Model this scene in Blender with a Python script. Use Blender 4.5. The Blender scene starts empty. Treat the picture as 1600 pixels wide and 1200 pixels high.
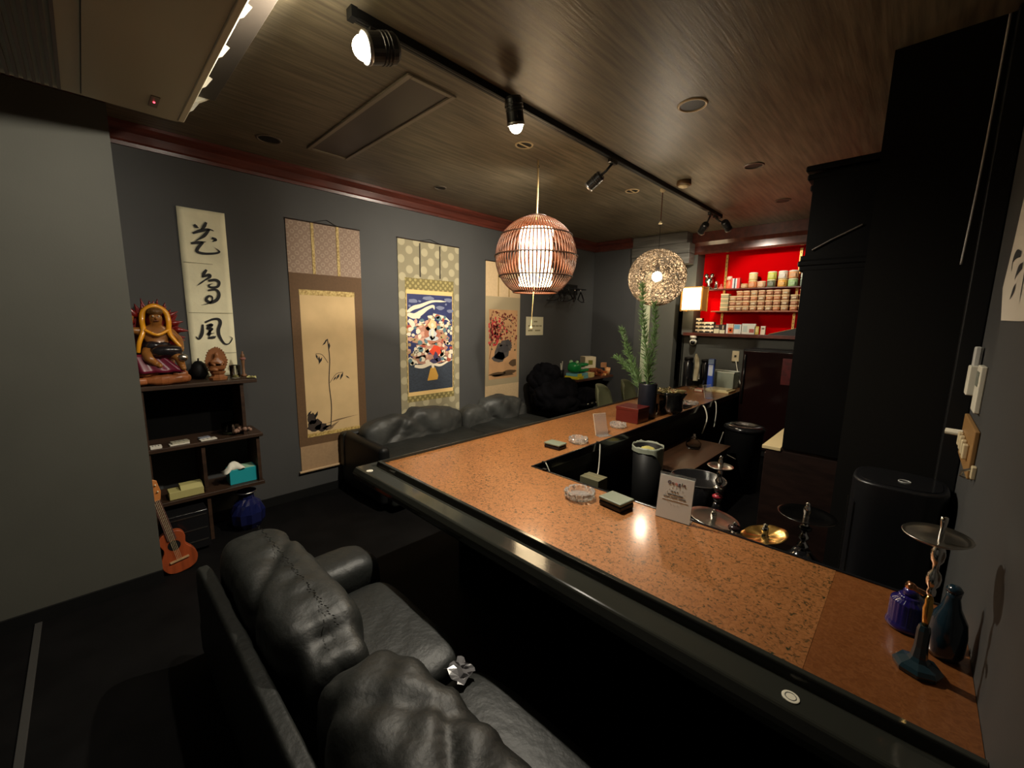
import bpy, math, random
from mathutils import Vector, Matrix, noise
R = math.radians; PI = math.pi
random.seed(11)
scene = bpy.context.scene
COL = scene.collection

# ---------------------------------------------------------------- camera, light level
cam = bpy.data.cameras.new('camera'); camo = bpy.data.objects.new('camera', cam); COL.objects.link(camo)
yaw, pit, rol = 0.771036683, 0.153372217, 0.0157963839
r0 = Vector((1, 0, 0)); u0 = Vector((0, math.sin(pit), math.cos(pit))); f0 = Vector((0, math.cos(pit), -math.sin(pit)))
rr = math.cos(rol)*r0 + math.sin(rol)*u0; uu = -math.sin(rol)*r0 + math.cos(rol)*u0
Rz = Matrix.Rotation(yaw, 3, 'Z'); rr, uu, ff = Rz@rr, Rz@uu, Rz@f0
camo.matrix_world = Matrix(((rr.x, uu.x, -ff.x, 0), (rr.y, uu.y, -ff.y, 0), (rr.z, uu.z, -ff.z, 1.5), (0, 0, 0, 1)))
cam.sensor_width = 36; cam.lens = 646.33*36/1600; cam.clip_start = 0.02
scene.camera = camo
w = bpy.data.worlds.new('world'); scene.world = w; w.use_nodes = True
w.node_tree.nodes['Background'].inputs[0].default_value = (0, 0, 0, 1)
w.node_tree.nodes['Background'].inputs[1].default_value = 0
vs = scene.view_settings
vs.view_transform = 'Standard'; vs.look = 'None'; vs.gamma = 1; vs.use_curve_mapping = False
vs.exposure = 0.0
# lamp powers (the lamps themselves are built further down)
P_SPOT_A, P_SPOT_B, P_SPOT_C, P_SPOT_D, P_SPOT_E = 135.0, 190.0, 140.0, 50.0, 92.0
E_RATTAN, E_MESH, E_ANDON = 21.0, 400.0, 6.5
WARM = (1.0, 0.66, 0.34)
WHITE = (1.0, 0.91, 0.75)

# ---------------------------------------------------------------- materials
def s(r, g, b):
    f = lambda c: (c/255)/12.92 if c/255 <= .04045 else ((c/255+.055)/1.055)**2.4
    return (f(r), f(g), f(b), 1)
MATS = {}
def mat(name, col, rough=.5, metal=0, var=None, bump=None, stretch=(1, 1, 1), coat=0, emit=None, es=0, trans=0, alpha=1, col2=None, ior=1.45, spec=.5):
    if name in MATS: return MATS[name]
    m = bpy.data.materials.new(name); m.use_nodes = True; nt = m.node_tree; b = nt.nodes['Principled BSDF']
    b.inputs['Base Color'].default_value = col; b.inputs['Roughness'].default_value = rough; b.inputs['Metallic'].default_value = metal
    b.inputs['IOR'].default_value = ior; b.inputs['Specular IOR Level'].default_value = spec
    if coat: b.inputs['Coat Weight'].default_value = coat; b.inputs['Coat Roughness'].default_value = .08
    if trans: b.inputs['Transmission Weight'].default_value = trans
    if alpha < 1: b.inputs['Alpha'].default_value = alpha
    if emit: b.inputs['Emission Color'].default_value = (*emit[:3], 1); b.inputs['Emission Strength'].default_value = es
    if var or bump:
        tc = nt.nodes.new('ShaderNodeTexCoord'); mp = nt.nodes.new('ShaderNodeMapping'); mp.inputs['Scale'].default_value = stretch
        nt.links.new(tc.outputs['Object'], mp.inputs[0])
    if var:
        n = nt.nodes.new('ShaderNodeTexNoise'); n.inputs['Scale'].default_value = var[0]; n.inputs['Detail'].default_value = 5
        rp = nt.nodes.new('ShaderNodeValToRGB'); c2 = col2 or tuple(c*(1-var[1]) for c in col[:3])+(1,)
        rp.color_ramp.elements[0].position = .35; rp.color_ramp.elements[0].color = c2
        rp.color_ramp.elements[1].position = .65; rp.color_ramp.elements[1].color = col
        nt.links.new(mp.outputs[0], n.inputs[0]); nt.links.new(n.outputs[0], rp.inputs[0]); nt.links.new(rp.outputs[0], b.inputs['Base Color'])
    if bump:
        n2 = nt.nodes.new('ShaderNodeTexNoise'); n2.inputs['Scale'].default_value = bump[0]; n2.inputs['Detail'].default_value = 4
        bp = nt.nodes.new('ShaderNodeBump'); bp.inputs['Strength'].default_value = bump[1]; bp.inputs['Distance'].default_value = bump[2] if len(bump) > 2 else .01
        nt.links.new(mp.outputs[0], n2.inputs[0]); nt.links.new(n2.outputs[0], bp.inputs['Height']); nt.links.new(bp.outputs[0], b.inputs['Normal'])
    MATS[name] = m; return m
def dots(name, ground, dot, scale, rad, rough=.8, ring=False, rot=45):
    if name in MATS: return MATS[name]
    m = mat(name, ground, rough); nt = m.node_tree; b = nt.nodes['Principled BSDF']
    tc = nt.nodes.new('ShaderNodeTexCoord'); mp = nt.nodes.new('ShaderNodeMapping'); mp.inputs['Rotation'].default_value = (R(rot), 0, 0)
    sp = nt.nodes.new('ShaderNodeSeparateXYZ'); cb = nt.nodes.new('ShaderNodeCombineXYZ')
    vo = nt.nodes.new('ShaderNodeTexVoronoi'); vo.voronoi_dimensions = '2D'; vo.inputs['Scale'].default_value = scale; vo.inputs['Randomness'].default_value = 0.12
    rp = nt.nodes.new('ShaderNodeValToRGB'); e = rp.color_ramp.elements
    e[0].position = rad; e[0].color = dot; e[1].position = rad+.05; e[1].color = ground
    if ring:
        k = e.new(rad*.55); k.color = ground; k2 = e.new(rad*.7); k2.color = dot
    nt.links.new(tc.outputs['Object'], mp.inputs[0]); nt.links.new(mp.outputs[0], sp.inputs[0])
    nt.links.new(sp.outputs[1], cb.inputs[0]); nt.links.new(sp.outputs[2], cb.inputs[1])
    nt.links.new(cb.outputs[0], vo.inputs[0]); nt.links.new(vo.outputs['Distance'], rp.inputs[0]); nt.links.new(rp.outputs[0], b.inputs['Base Color'])
    return m
wall_m = mat('charcoal_paint', (.056, .056, .055, 1), .65, bump=(140, .08, .002), var=(3, .08))
wall2_m = mat('olive_grey_paint', (.074, .073, .060, 1), .65, bump=(140, .08, .002), var=(3, .08))
ceil_m = mat('dark_wood_ceiling', (.165, .138, .092, 1), .44, var=(9, .52), bump=(22, .35, .004), stretch=(4.5, .28, 1))
floor_m = mat('dark_floor', (.0035, .0032, .0033, 1), .7, spec=.12, var=(6, .5), bump=(40, .1, .003))
redwood = mat('red_stained_wood', (.105, .026, .017, 1), .28, var=(7, .4), bump=(30, .15, .002), stretch=(3, .5, 3), coat=.3)
darkwood = mat('dark_wood', (.016, .007, .005, 1), .42, var=(8, .5), stretch=(1, .3, 4), coat=.2)
blackwood = mat('black_lacquered_wood', (.002, .0018, .0017, 1), .5, spec=.15, var=(6, .4))
blk = mat('black_matt', (.007, .007, .007, 1), .5, spec=.25)
blkgl = mat('black_gloss', (.008, .008, .009, 1), .18, coat=.4)
rail_m = mat('black_rail_paint', (.026, .027, .022, 1), .10)
leather = mat('black_leather', (.016, .0175, .016, 1), .5, bump=(34, .45, .006), var=(5, .3))
leather2 = mat('matt_black_leather', (.048, .050, .047, 1), .55, bump=(30, .4, .006), var=(4, .45))
fabric = mat('black_fabric', (.006, .006, .008, 1), .9, spec=.08, bump=(60, .5, .006), var=(9, .6))
chrome = mat('chrome', (.75, .73, .70, 1), .12, 1)
steel = mat('brushed_steel', (.55, .52, .46, 1), .28, 1)
brass = mat('brass', (.72, .47, .14, 1), .24, 1)
glass = mat('clear_glass', (.95, .96, .93, 1), .03, trans=1, ior=1.5)
crystal = mat('cut_crystal', (.97, .96, .92, 1), .06, trans=.86, ior=1.55)
acryl = mat('clear_acrylic', (.88, .9, .88, 1), .06, trans=.9, ior=1.49)
paper = mat('cream_paper', s(240, 234, 200), .8, var=(6, .10), bump=(9, .35, .012))
white_pl = mat('white_plastic', s(222, 216, 196), .45)
wood_tan = mat('tan_wood', s(180, 130, 78), .45, var=(7, .3), stretch=(1, 1, 5))
ivory = mat('ivory_plastic', s(205, 188, 150), .5)

# ---------------------------------------------------------------- mesh helpers
class MB:
    def __init__(self): self.v = []; self.f = []
    def add(self, vs, fs):
        o = len(self.v); self.v += [tuple(p) for p in vs]; self.f += [tuple(i+o for i in f) for f in fs]; return self
    def box(self, x0, x1, y0, y1, z0, z1, M=None):
        vs = [Vector((x, y, z)) for z in (z0, z1) for y in (y0, y1) for x in (x0, x1)]
        if M: vs = [M@p for p in vs]
        return self.add(vs, [(0, 2, 3, 1), (4, 5, 7, 6), (0, 1, 5, 4), (2, 6, 7, 3), (0, 4, 6, 2), (1, 3, 7, 5)])
    def tube(self, pts, r, n=8, closed=False, cap=True):
        pts = [Vector(p) for p in pts]; k = len(pts); rs = r if isinstance(r, (list, tuple)) else [r]*k
        vs = []; up = None
        for i, p in enumerate(pts):
            a = pts[i-1] if (i > 0 or closed) else pts[i]; b = pts[(i+1) % k] if (i < k-1 or closed) else pts[i]
            t = (b-a).normalized()
            if up is None:
                up = Vector((0, 0, 1)) if abs(t.z) < .9 else Vector((1, 0, 0))
            sd = t.cross(up)
            if sd.length < 1e-5: sd = t.orthogonal()
            sd.normalize(); up = sd.cross(t).normalized()
            for j in range(n):
                q = 2*PI*j/n; vs.append(p+rs[i]*(math.cos(q)*sd+math.sin(q)*up))
        fs = []
        for i in range(k if closed else k-1):
            a = i*n; b = ((i+1) % k)*n
            for j in range(n): fs.append((a+j, a+(j+1) % n, b+(j+1) % n, b+j))
        if cap and not closed: fs += [tuple(range(n-1, -1, -1)), tuple((k-1)*n+j for j in range(n))]
        return self.add(vs, fs)
    def lathe(self, prof, n=24, c=(0, 0, 0), rf=None, M=None, zf=None, cap=True):
        vs = []; fs = []; k = len(prof)
        for (r, z) in prof:
            for j in range(n):
                q = 2*PI*j/n; rad = r*(rf(q, z) if rf else 1)
                p = Vector((rad*math.cos(q), rad*math.sin(q), z+(zf(q, r, z) if zf else 0)))
                if M: p = M@p
                vs.append(p+Vector(c))
        for i in range(k-1):
            for j in range(n):
                fs.append((i*n+j, i*n+(j+1) % n, (i+1)*n+(j+1) % n, (i+1)*n+j))
        if cap and prof[0][0] > 1e-6: fs.append(tuple(range(n-1, -1, -1)))
        if cap and prof[-1][0] > 1e-6: fs.append(tuple((k-1)*n+j for j in range(n)))
        return self.add(vs, fs)
    def ball(self, c, r, nu=16, nv=10, M=None):
        rx, ry, rz = r if isinstance(r, (tuple, list)) else (r, r, r)
        vs = []; fs = []
        for i in range(nv+1):
            a = PI*i/nv
            for j in range(nu):
                q = 2*PI*j/nu; p = Vector((rx*math.sin(a)*math.cos(q), ry*math.sin(a)*math.sin(q), -rz*math.cos(a)))
                if M: p = M@p
                vs.append(p+Vector(c))
        for i in range(nv):
            for j in range(nu): fs.append((i*nu+j, i*nu+(j+1) % nu, (i+1)*nu+(j+1) % nu, (i+1)*nu+j))
        return self.add(vs, fs)
    def prism(self, poly, fn, t0, t1):
        n = len(poly); vs = [fn(a, b, t0) for a, b in poly]+[fn(a, b, t1) for a, b in poly]
        fs = [tuple(range(n-1, -1, -1)), tuple(range(n, 2*n))]+[(i, (i+1) % n, n+(i+1) % n, n+i) for i in range(n)]
        return self.add(vs, fs)
    def build(self, name, m, parent=None, smooth=False, bevel=0, sub=0, weld=False, seg=2):
        me = bpy.data.meshes.new(name)
        if parent is not None: off = wl(parent)
        else:
            xs = [p[0] for p in self.v]; ys = [p[1] for p in self.v]; zs = [p[2] for p in self.v]
            off = Vector(((min(xs)+max(xs))/2, (min(ys)+max(ys))/2, min(zs)))
        me.from_pydata([tuple(Vector(p)-off) for p in self.v], [], self.f); me.validate()
        import bmesh
        bm = bmesh.new(); bm.from_mesh(me)
        if weld: bmesh.ops.remove_doubles(bm, verts=bm.verts, dist=1e-5)
        bmesh.ops.recalc_face_normals(bm, faces=bm.faces); bm.to_mesh(me); bm.free()
        me.materials.append(m)
        if smooth:
            for p in me.polygons: p.use_smooth = True
        o = bpy.data.objects.new(name, me); COL.objects.link(o)
        if parent is not None: o.parent = parent
        else: o.location = off
        if bevel:
            md = o.modifiers.new('bevel', 'BEVEL'); md.width = bevel; md.segments = seg; md.limit_method = 'ANGLE'
            if seg > 1:
                for p in me.polygons: p.use_smooth = True
                md.harden_normals = True
        if sub:
            md = o.modifiers.new('sub', 'SUBSURF'); md.levels = sub; md.render_levels = sub
        return o
def wl(o):
    p = Vector((0, 0, 0))
    while o is not None: p += o.location; o = o.parent
    return p
def tag(o, label=None, cat=None, group=None, kind=None):
    if label: o['label'] = label
    if cat: o['category'] = cat
    if group: o['group'] = group
    if kind: o['kind'] = kind
    return o
def thing(name, loc, label, cat, group=None):
    o = bpy.data.objects.new(name, None); COL.objects.link(o); o.location = loc; o.empty_display_size = .05
    return tag(o, label, cat, group)
def struct(o): o['kind'] = 'structure'; return o
def part_copy(o, parent, rotz=0, loc=None):
    c = o.copy(); COL.objects.link(c); c.parent = parent
    if rotz: c.rotation_euler = (0, 0, rotz)
    if loc: c.location = loc
    return c
def dup(root, loc, rotz=None, label=None):
    r = root.copy(); COL.objects.link(r); r.location = loc
    if rotz is not None: r.rotation_euler = (0, 0, rotz)
    if label: r['label'] = label
    for ch in list(root.children):
        c = ch.copy(); COL.objects.link(c); c.parent = r
        for g in ch.children:
            d = g.copy(); COL.objects.link(d); d.parent = c
    return r
def spline(pts, n=8, closed=False):
    P = [Vector(p if len(p) == 3 else (*p, 0)) for p in pts]; out = []; k = len(P)
    for i in range(k if closed else k-1):
        if closed: a, b, c, d = P[i-1], P[i], P[(i+1) % k], P[(i+2) % k]
        else: a, b, c, d = P[max(i-1, 0)], P[i], P[i+1], P[min(i+2, k-1)]
        for j in range(n):
            t = j/n
            out.append(.5*((2*b)+(-a+c)*t+(2*a-5*b+4*c-d)*t*t+(-a+3*b-3*c+d)*t**3))
    if not closed: out.append(P[-1])
    return out
def ribbon(mb, pts, w0, fn, off, th=.0006, taper=True, n=7):
    q = spline(pts, n); k = len(q); L = []; Rr = []
    for i, p in enumerate(q):
        t = (q[min(i+1, k-1)]-q[max(i-1, 0)]); t = t.normalized() if t.length > 1e-9 else Vector((1, 0, 0))
        nn = Vector((-t.y, t.x, 0)); u = i/(k-1)
        ww = w0*(.55+.6*math.sin(PI*min(1, u*1.15+.12))+.12*math.sin(9*u+len(pts)))*(1 if u < .85 or not taper else max(.12, (1-u)/.15)) if taper else w0
        L.append(p+nn*ww/2); Rr.append(p-nn*ww/2)
    vs = [fn(p.x, p.y, off) for p in L]+[fn(p.x, p.y, off) for p in Rr]
    fs = [(i, i+1, k+i+1, k+i) for i in range(k-1)]
    mb.add(vs, fs)
def cushion(cx, cy, cz, sx, sy, sz, e=4.0, n=26, wr=.012, seed=0, fold=None):
    """stuffed leather cushion: superellipsoid with creases"""
    mb = MB(); idx = {}
    def vert(p):
        k = tuple(round(c, 6) for c in p)
        if k in idx: return idx[k]
        l = (abs(p.x)**e+abs(p.y)**e+abs(p.z)**e)**(1/e); q = p/l
        P = Vector((q.x*sx/2, q.y*sy/2, q.z*sz/2))
        s1 = noise.noise(Vector((P.x*3+seed, P.y*5, P.z*5)))
        s2 = abs(noise.noise(Vector((P.x*8+seed*2, P.y*9+seed, P.z*7))))
        d = wr*(1.0*s1-1.5*max(0, .28-s2))
        if fold: d += fold(P)
        P = P+q.normalized()*d
        idx[k] = len(mb.v); mb.v.append((P.x+cx, P.y+cy, P.z+cz)); return idx[k]
    for ax in range(3):
        for sg in (-1, 1):
            for i in range(n):
                for j in range(n):
                    quad = []
                    for (a, b) in ((i, j), (i+1, j), (i+1, j+1), (i, j+1)):
                        c = [0, 0, 0]; c[ax] = sg; c[(ax+1) % 3] = math.tan((a/n*2-1)*PI/4); c[(ax+2) % 3] = math.tan((b/n*2-1)*PI/4)
                        quad.append(vert(Vector(c)))
                    mb.f.append(tuple(quad))
    return mb
def text(body, size, m, name, parent, M, align='CENTER', extr=.0003):
    cu = bpy.data.curves.new(name, 'FONT'); cu.body = body; cu.size = size; cu.align_x = align; cu.align_y = 'CENTER'; cu.extrude = extr
    o = bpy.data.objects.new(name+'_tmp', cu); COL.objects.link(o)
    dg = bpy.context.evaluated_depsgraph_get(); me = bpy.data.meshes.new_from_object(o.evaluated_get(dg))
    bpy.data.objects.remove(o); me.transform(Matrix.Translation(-wl(parent))@M); me.materials.clear(); me.materials.append(m)
    t = bpy.data.objects.new(name, me); COL.objects.link(t); t.parent = parent; return t
XYZ = lambda a, b, t: (a, b, t)
ORD = ['first', 'second', 'third', 'fourth', 'fifth', 'sixth', 'seventh', 'eighth', 'ninth', 'tenth', 'eleventh']
ZC = 2.62; XW = -3.54

# ---------------------------------------------------------------- room shell
struct(MB().box(-3.7, .9, -1.9, 7.2, -.1, 0).build('floor', floor_m))
struct(MB().box(-3.7, .9, -1.9, 7.2, ZC, ZC+.1).build('ceiling', ceil_m))
struct(MB().box(XW-.1, XW, -1.9, 5.45, 0, ZC).build('wall_left', wall_m))
struct(MB().box(XW, -2.913, -1.9, .177, 0, ZC).build('wall_left_front', wall2_m))
struct(MB().box(.18, .28, -1.9, 5.75, 0, ZC).build('wall_right', wall_m))
struct(MB().box(-2.913, .18, -1.9, -1.8, 0, ZC).build('wall_behind', wall_m))
struct(MB().box(XW, -2.92, 5.35, 5.45, 0, ZC).build('wall_back_left', wall_m))
# passage behind the bar: jamb, far wall, pier
struct(MB().box(-2.92, -2.84, 5.35, 7.0, 0, 2.24).build('wall_passage_left', wall_m))
struct(MB().box(-2.9, -2.4, 5.62, 5.75, 0, 2.24).build('wall_passage_pier', wall2_m))
struct(MB().box(-3.1, -1.9, 7.0, 7.1, 0, ZC).build('wall_passage_far', wall_m))
jamb = struct(MB().box(-2.835, -2.755, 5.56, 5.62, 0, 2.2).build('trim_1', mat('pale_jamb_paint', s(196, 200, 168), .5), bevel=.004))
lint = thing('wall_passage_lintel', (-2.56, 5.3, 2.22), None, None); struct(lint)
plank_m = mat('grey_weathered_wood', (.135, .125, .105, 1), .45, var=(6, .45), bump=(20, .5, .006), stretch=(.4, 1, 5))
for k, (x1, z0, z1) in enumerate([(-2.15, 2.235, 2.36), (-2.15, 2.363, 2.485), (-2.19, 2.488, ZC)]):
    MB().box(-2.93, x1, 5.33-.008*(k % 2), 5.5, z0, z1).build('plank', plank_m, lint, bevel=.004)
# shelf wall with the red niche
struct(MB().box(-2.26, .18, 5.6, 5.75, 0, 1.345).build('wall_back_right', wall2_m))
struct(MB().box(-2.26, -2.125, 5.55, 5.85, 1.345, ZC).build('wall_back_jamb', wall2_m))
struct(MB().box(-2.125, .18, 5.6, 5.85, 2.43, ZC).build('wall_back_top', wall2_m))
struct(MB().box(-2.26, .18, 5.79, 5.87, 1.345, 2.43).build('wall_niche', mat('red_niche_paint', (.48, .001, .002, 1), .9, spec=0)))
struct(MB().box(-2.255, -2.24, 5.6, 7.05, 0, ZC).build('wall_passage_right', wall_m))
# partition and black jamb at the right
struct(MB().box(-.205, .18, 2.44, 2.50, 0, ZC).build('wall_partition', mat('dark_partition_paint', (.006, .0055, .0047, 1), .8, spec=.1, bump=(90, .1, .003))))
struct(MB().box(.118, .18, 2.39, 2.44, 0, ZC).build('trim_2', blk, bevel=.006))
# cornices
def cornice(name, path, out, m=redwood):
    # path = (a, b) plan points on the wall face, out = direction of projection
    a, b = Vector((*path[0], 0)), Vector((*path[1], 0)); o = Vector((*out, 0))
    prof = [(0, 2.495), (.018, 2.495), (.022, 2.515), (.03, 2.525), (.03, 2.57), (.055, 2.585), (.07, 2.6), (.07, ZC-.001), (0, ZC-.001)]
    mb = MB(); n = len(prof)
    vs = [a+o*p+Vector((0, 0, z)) for p, z in prof]+[b+o*p+Vector((0, 0, z)) for p, z in prof]
    mb.add(vs, [tuple(range(n-1, -1, -1)), tuple(range(n, 2*n))]+[(i, (i+1) % n, n+(i+1) % n, n+i) for i in range(n)])
    return struct(mb.build(name, m))
cornice('trim_3', ((XW, .177), (XW, 5.35)), (1, 0))
cornice('trim_4', ((-2.913, -1.8), (-2.913, .177)), (1, 0))
cornice('trim_5', ((XW, 5.35), (-2.92, 5.35)), (0, -1))
mb = MB(); prof = [(0, 2.36), (.05, 2.36), (.062, 2.385), (.062, 2.46), (.075, 2.475), (.09, 2.49), (.10, 2.5), (.10, ZC-.001), (0, ZC-.001)]
n = len(prof); mb.add([(-2.2, 5.6-p, z) for p, z in prof]+[(.17, 5.6-p, z) for p, z in prof], [tuple(range(n-1, -1, -1)), tuple(range(n, 2*n))]+[(i, (i+1) % n, n+(i+1) % n, n+i) for i in range(n)])
struct(mb.build('trim_6', redwood))
struct(MB().box(-2.913, -.2, -.31, -.285, 0, .008).build('trim_7', mat('floor_strip_metal', (.05, .048, .045, 1), .5, .3), bevel=.002))
struct(MB().box(-2.913, -2.9, -1.8, .177, 0, .07).build('baseboard_left_front', blk))
struct(MB().box(XW, XW+.012, .177, 5.35, 0, .07).build('baseboard_left', blk))

# ---------------------------------------------------------------- bar counter
def copper(name, flk, rough):
    m = bpy.data.materials.new(name); m.use_nodes = True; nt = m.node_tree; b = nt.nodes['Principled BSDF']
    tc = nt.nodes.new('ShaderNodeTexCoord')
    mp = nt.nodes.new('ShaderNodeMapping'); mp.inputs['Scale'].default_value = (1, 1, 1)
    vo = nt.nodes.new('ShaderNodeTexNoise'); vo.inputs['Scale'].default_value = 85; vo.inputs['Detail'].default_value = 3; vo.inputs['Distortion'].default_value = 1.2
    rp = nt.nodes.new('ShaderNodeValToRGB'); e = rp.color_ramp.elements
    e[0].position = .30; e[0].color = (.13*(1-flk)+.022*flk+.1*(1-flk), .03+.04*(1-flk), .008+.008*(1-flk), 1); e[1].position = .46; e[1].color = (.34, .130, .036, 1)
    k = e.new(.66); k.color = (.42, .172, .055, 1)
    lg = nt.nodes.new('ShaderNodeTexNoise'); lg.inputs['Scale'].default_value = 3.2; lg.inputs['Detail'].default_value = 4
    mx = nt.nodes.new('ShaderNodeMix'); mx.data_type = 'RGBA'; mx.blend_type = 'MULTIPLY'; mx.inputs[0].default_value = .35
    r2 = nt.nodes.new('ShaderNodeValToRGB'); r2.color_ramp.elements[0].position = .35; r2.color_ramp.elements[0].color = (.62, .55, .5, 1); r2.color_ramp.elements[1].position = .65
    bp = nt.nodes.new('ShaderNodeBump'); bp.inputs['Strength'].default_value = .10+.22*flk; bp.inputs['Distance'].default_value = .003
    L = nt.links.new
    L(tc.outputs['Object'], mp.inputs[0]); L(mp.outputs[0], vo.inputs[0]); L(mp.outputs[0], lg.inputs[0]); L(vo.outputs[0], rp.inputs[0])
    L(lg.outputs[0], r2.inputs[0]); L(rp.outputs[0], mx.inputs[6]); L(r2.outputs[0], mx.inputs[7]); L(mx.outputs[2], b.inputs['Base Color'])
    L(vo.outputs[0], bp.inputs['Height']); L(bp.outputs[0], b.inputs['Normal'])
    if flk < .5:
        e[1].color = (.24, .080, .020, 1); k.color = (.29, .105, .030, 1)
    b.inputs['Metallic'].default_value = .30; b.inputs['Roughness'].default_value = rough
    b.inputs['Coat Weight'].default_value = .5; b.inputs['Coat Roughness'].default_value = .15
    return m
cop1 = copper('flecked_copper', 1.0, .42); cop2 = copper('plain_copper', .15, .38)
HC = .72
bar = thing('bar_counter', (-1.0, 1.35, 0), 'long black edged bar counter with copper top turning a corner', 'bar counter')
Lp = [(-2.0, 1.055), (-.10, 1.055), (-.10, 1.61), (-1.415, 1.61), (-1.415, 5.59), (-2.0, 5.59)]
tag(MB().prism(Lp, XYZ, .69, HC).build('copper_sheet', cop1, bar), 'flecked copper sheet of the corner and long run')
tag(MB().box(-.10, .179, 1.055, 1.61, .69, HC-.0008).build('copper_sheet', cop2, bar), 'plain smoother copper sheet by the wall')
pf = [(1.056, .722), (1.054, .7335), (1.0525, .735), (1.0395, .735), (1.0375, .7335), (1.036, .730), (1.030, .708), (1.026, .706), (1.012, .706), (1.008, .7125), (1.006, .714), (.946, .7135), (.941, .712), (.937, .709), (.926, .690), (.922, .680), (.9225, .664), (.926, .657), (.935, .655), (1.056, .655)]
n = len(pf); mb = MB(); mit = lambda y: -2.073+(y-.922)*(.073/.134)
mb.add([(mit(y), y, z) for y, z in pf]+[(.178, y, z) for y, z in pf], [tuple(range(n-1, -1, -1)), tuple(range(n, 2*n))]+[(i, (i+1) % n, n+(i+1) % n, n+i) for i in range(n)])
mb.build('edge_rail', rail_m, bar)
mb = MB(); xo = lambda y: -2.073+(y-.922)*(.073/.134)
mb.add([(xo(y), y, z) for y, z in pf]+[(xo(y), 5.59, z) for y, z in pf], [tuple(range(n-1, -1, -1)), tuple(range(n, 2*n))]+[(i, (i+1) % n, n+(i+1) % n, n+i) for i in range(n)])
mb.build('edge_rail', rail_m, bar)
MB().box(-1.415, .178, 1.61, 1.622, .67, .724).build('inner_trim', blkgl, bar, bevel=.003)
MB().box(-1.415, -1.403, 1.622, 5.59, .67, .724).build('inner_trim', blkgl, bar, bevel=.003)
MB().box(-2.0, .178, 1.06, 1.60, .60, .69).build('underside', blk, bar)
MB().box(-2.0, -1.42, 1.60, 5.59, .60, .69).build('underside', blk, bar)
MB().box(-1.72, .178, 1.36, 1.40, 0, .60).build('front_panel', blackwood, bar)
MB().box(-1.72, -1.68, 1.40, 5.59, 0, .60).build('front_panel', blackwood, bar)
MB().box(-1.45, .178, 1.58, 1.60, 0, .60).build('inner_panel', blackwood, bar)
MB().box(-1.45, -1.43, 1.60, 5.59, 0, .60).build('inner_panel', blackwood, bar)
# small white round buttons on the rail
for (x, y, lab) in [(-1.955, .962, 'small white round sticker on the black rail at the counter corner'), (-2.035, 1.20, 'small white round sticker on the left black rail near corner'), (-.104, .975, 'small white round sticker on the front black rail near viewer'), (-2.035, 3.18, 'small white round sticker on the left black rail by the coats')]:
    t = thing('round_sticker', (x, y, .711), lab, 'sticker', 'round stickers on the rail')
    MB().lathe([(.0165, .002), (.0165, .0045), (.015, .005), (0, .005)], 20, (x, y, .711)).build('disc', white_pl, t)
    MB().lathe([(.011, .005), (.011, .0056), (.0095, .0056), (.0095, .005)], 20, (x, y, .711), cap=False).build('printed_ring', mat('grey_print', s(90, 90, 86), .6), t)

# ---------------------------------------------------------------- sofas
sofa = thing('leather_sofa', (-1.0, .6, 0), 'black leather sofa in the foreground facing the bar', 'sofa')
MB().box(-2.08, .16, .22, .80, .05, .22).build('base', leather, sofa, bevel=.03, seg=3)
cushion(-.96, .245, .28, 2.24, .06, .46, 6, 20, .002, 3).build('back_frame', leather, sofa, True)
def fold1(P): return -.035*math.exp(-((P.x-.40)**2)/.0035)*(1 if P.z > -.05 else .3) - .018*math.exp(-((P.x+.1+P.y*1.5)**2)/.0015)*(1 if P.z > 0 else 0) + .006*math.sin(P.x*60)*math.exp(-((P.y)**2)/.002)*(1 if P.z > 0 else 0)
cushion(-1.49, .405, .45, .98, .27, .36, 4.2, 34, .010, 5, fold1).build('back_cushion', leather, sofa, True)
def fold2(P): return -.016*math.exp(-((P.x+.22-P.y*1.2)**2)/.002)*(1 if P.z > -.02 else .2) - .012*math.exp(-((P.x+.02+P.y*1.6)**2)/.0012)*(1 if P.z > 0 else 0) - .010*math.exp(-((P.x-.2-P.y)**2)/.0015) + .005*math.sin(P.x*46+P.y*30)*(1 if P.z > 0 else 0)
cushion(-.53, .415, .46, .96, .29, .38, 3.8, 34, .012, 9, fold2).build('back_cushion', leather, sofa, True)
cushion(-1.30, .66, .27, .62, .36, .20, 5, 24, .007, 21).build('seat_cushion', leather, sofa, True)
cushion(-.42, .66, .27, 1.1, .38, .20, 5, 24, .007, 25).build('seat_cushion', leather, sofa, True)
cushion(-1.75, .67, .29, .26, .40, .30, 3.4, 20, .006, 31).build('arm', leather, sofa, True)
mb = MB()
for k in range(60):
    a = k/59
    mb.tube([(-1.9+.8*a, .425+.004*math.sin(k*1.7), .637-.01*abs(2*a-1)**4), (-1.9+.8*a+.008, .427+.004*math.sin(k*1.7), .6385-.01*abs(2*a-1)**4)], .0016, 5)
mb.build('seam_stitching', leather, sofa)
wsofa = thing('leather_sofa', (-3.1, 2.5, 0), 'black leather sofa against the wall below the hanging scrolls', 'sofa')
MB().box(-3.52, -2.72, 1.52, 3.66, .05, .24).build('base', leather, wsofa, bevel=.03, seg=3)
MB().box(-3.52, -2.80, 1.47, 1.56, .05, .52).build('arm', blk, wsofa, bevel=.04, seg=4)
MB().box(-3.52, -3.42, 1.46, 3.62, .2, .52).build('back_frame', leather, wsofa, bevel=.03, seg=3)
def foldw(a, b):
    return lambda P: -.05*math.exp(-((P.y-a+P.z*.7)**2)/.004) - .04*math.exp(-((P.y-b-P.z*.9)**2)/.003) + .02*math.sin(P.y*9+P.z*8)
cushion(-3.28, 2.09, .46, .28, 1.06, .42, 3.4, 34, .02, 41, foldw(.05, -.33)).build('back_cushion', leather2, wsofa, True)
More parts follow.
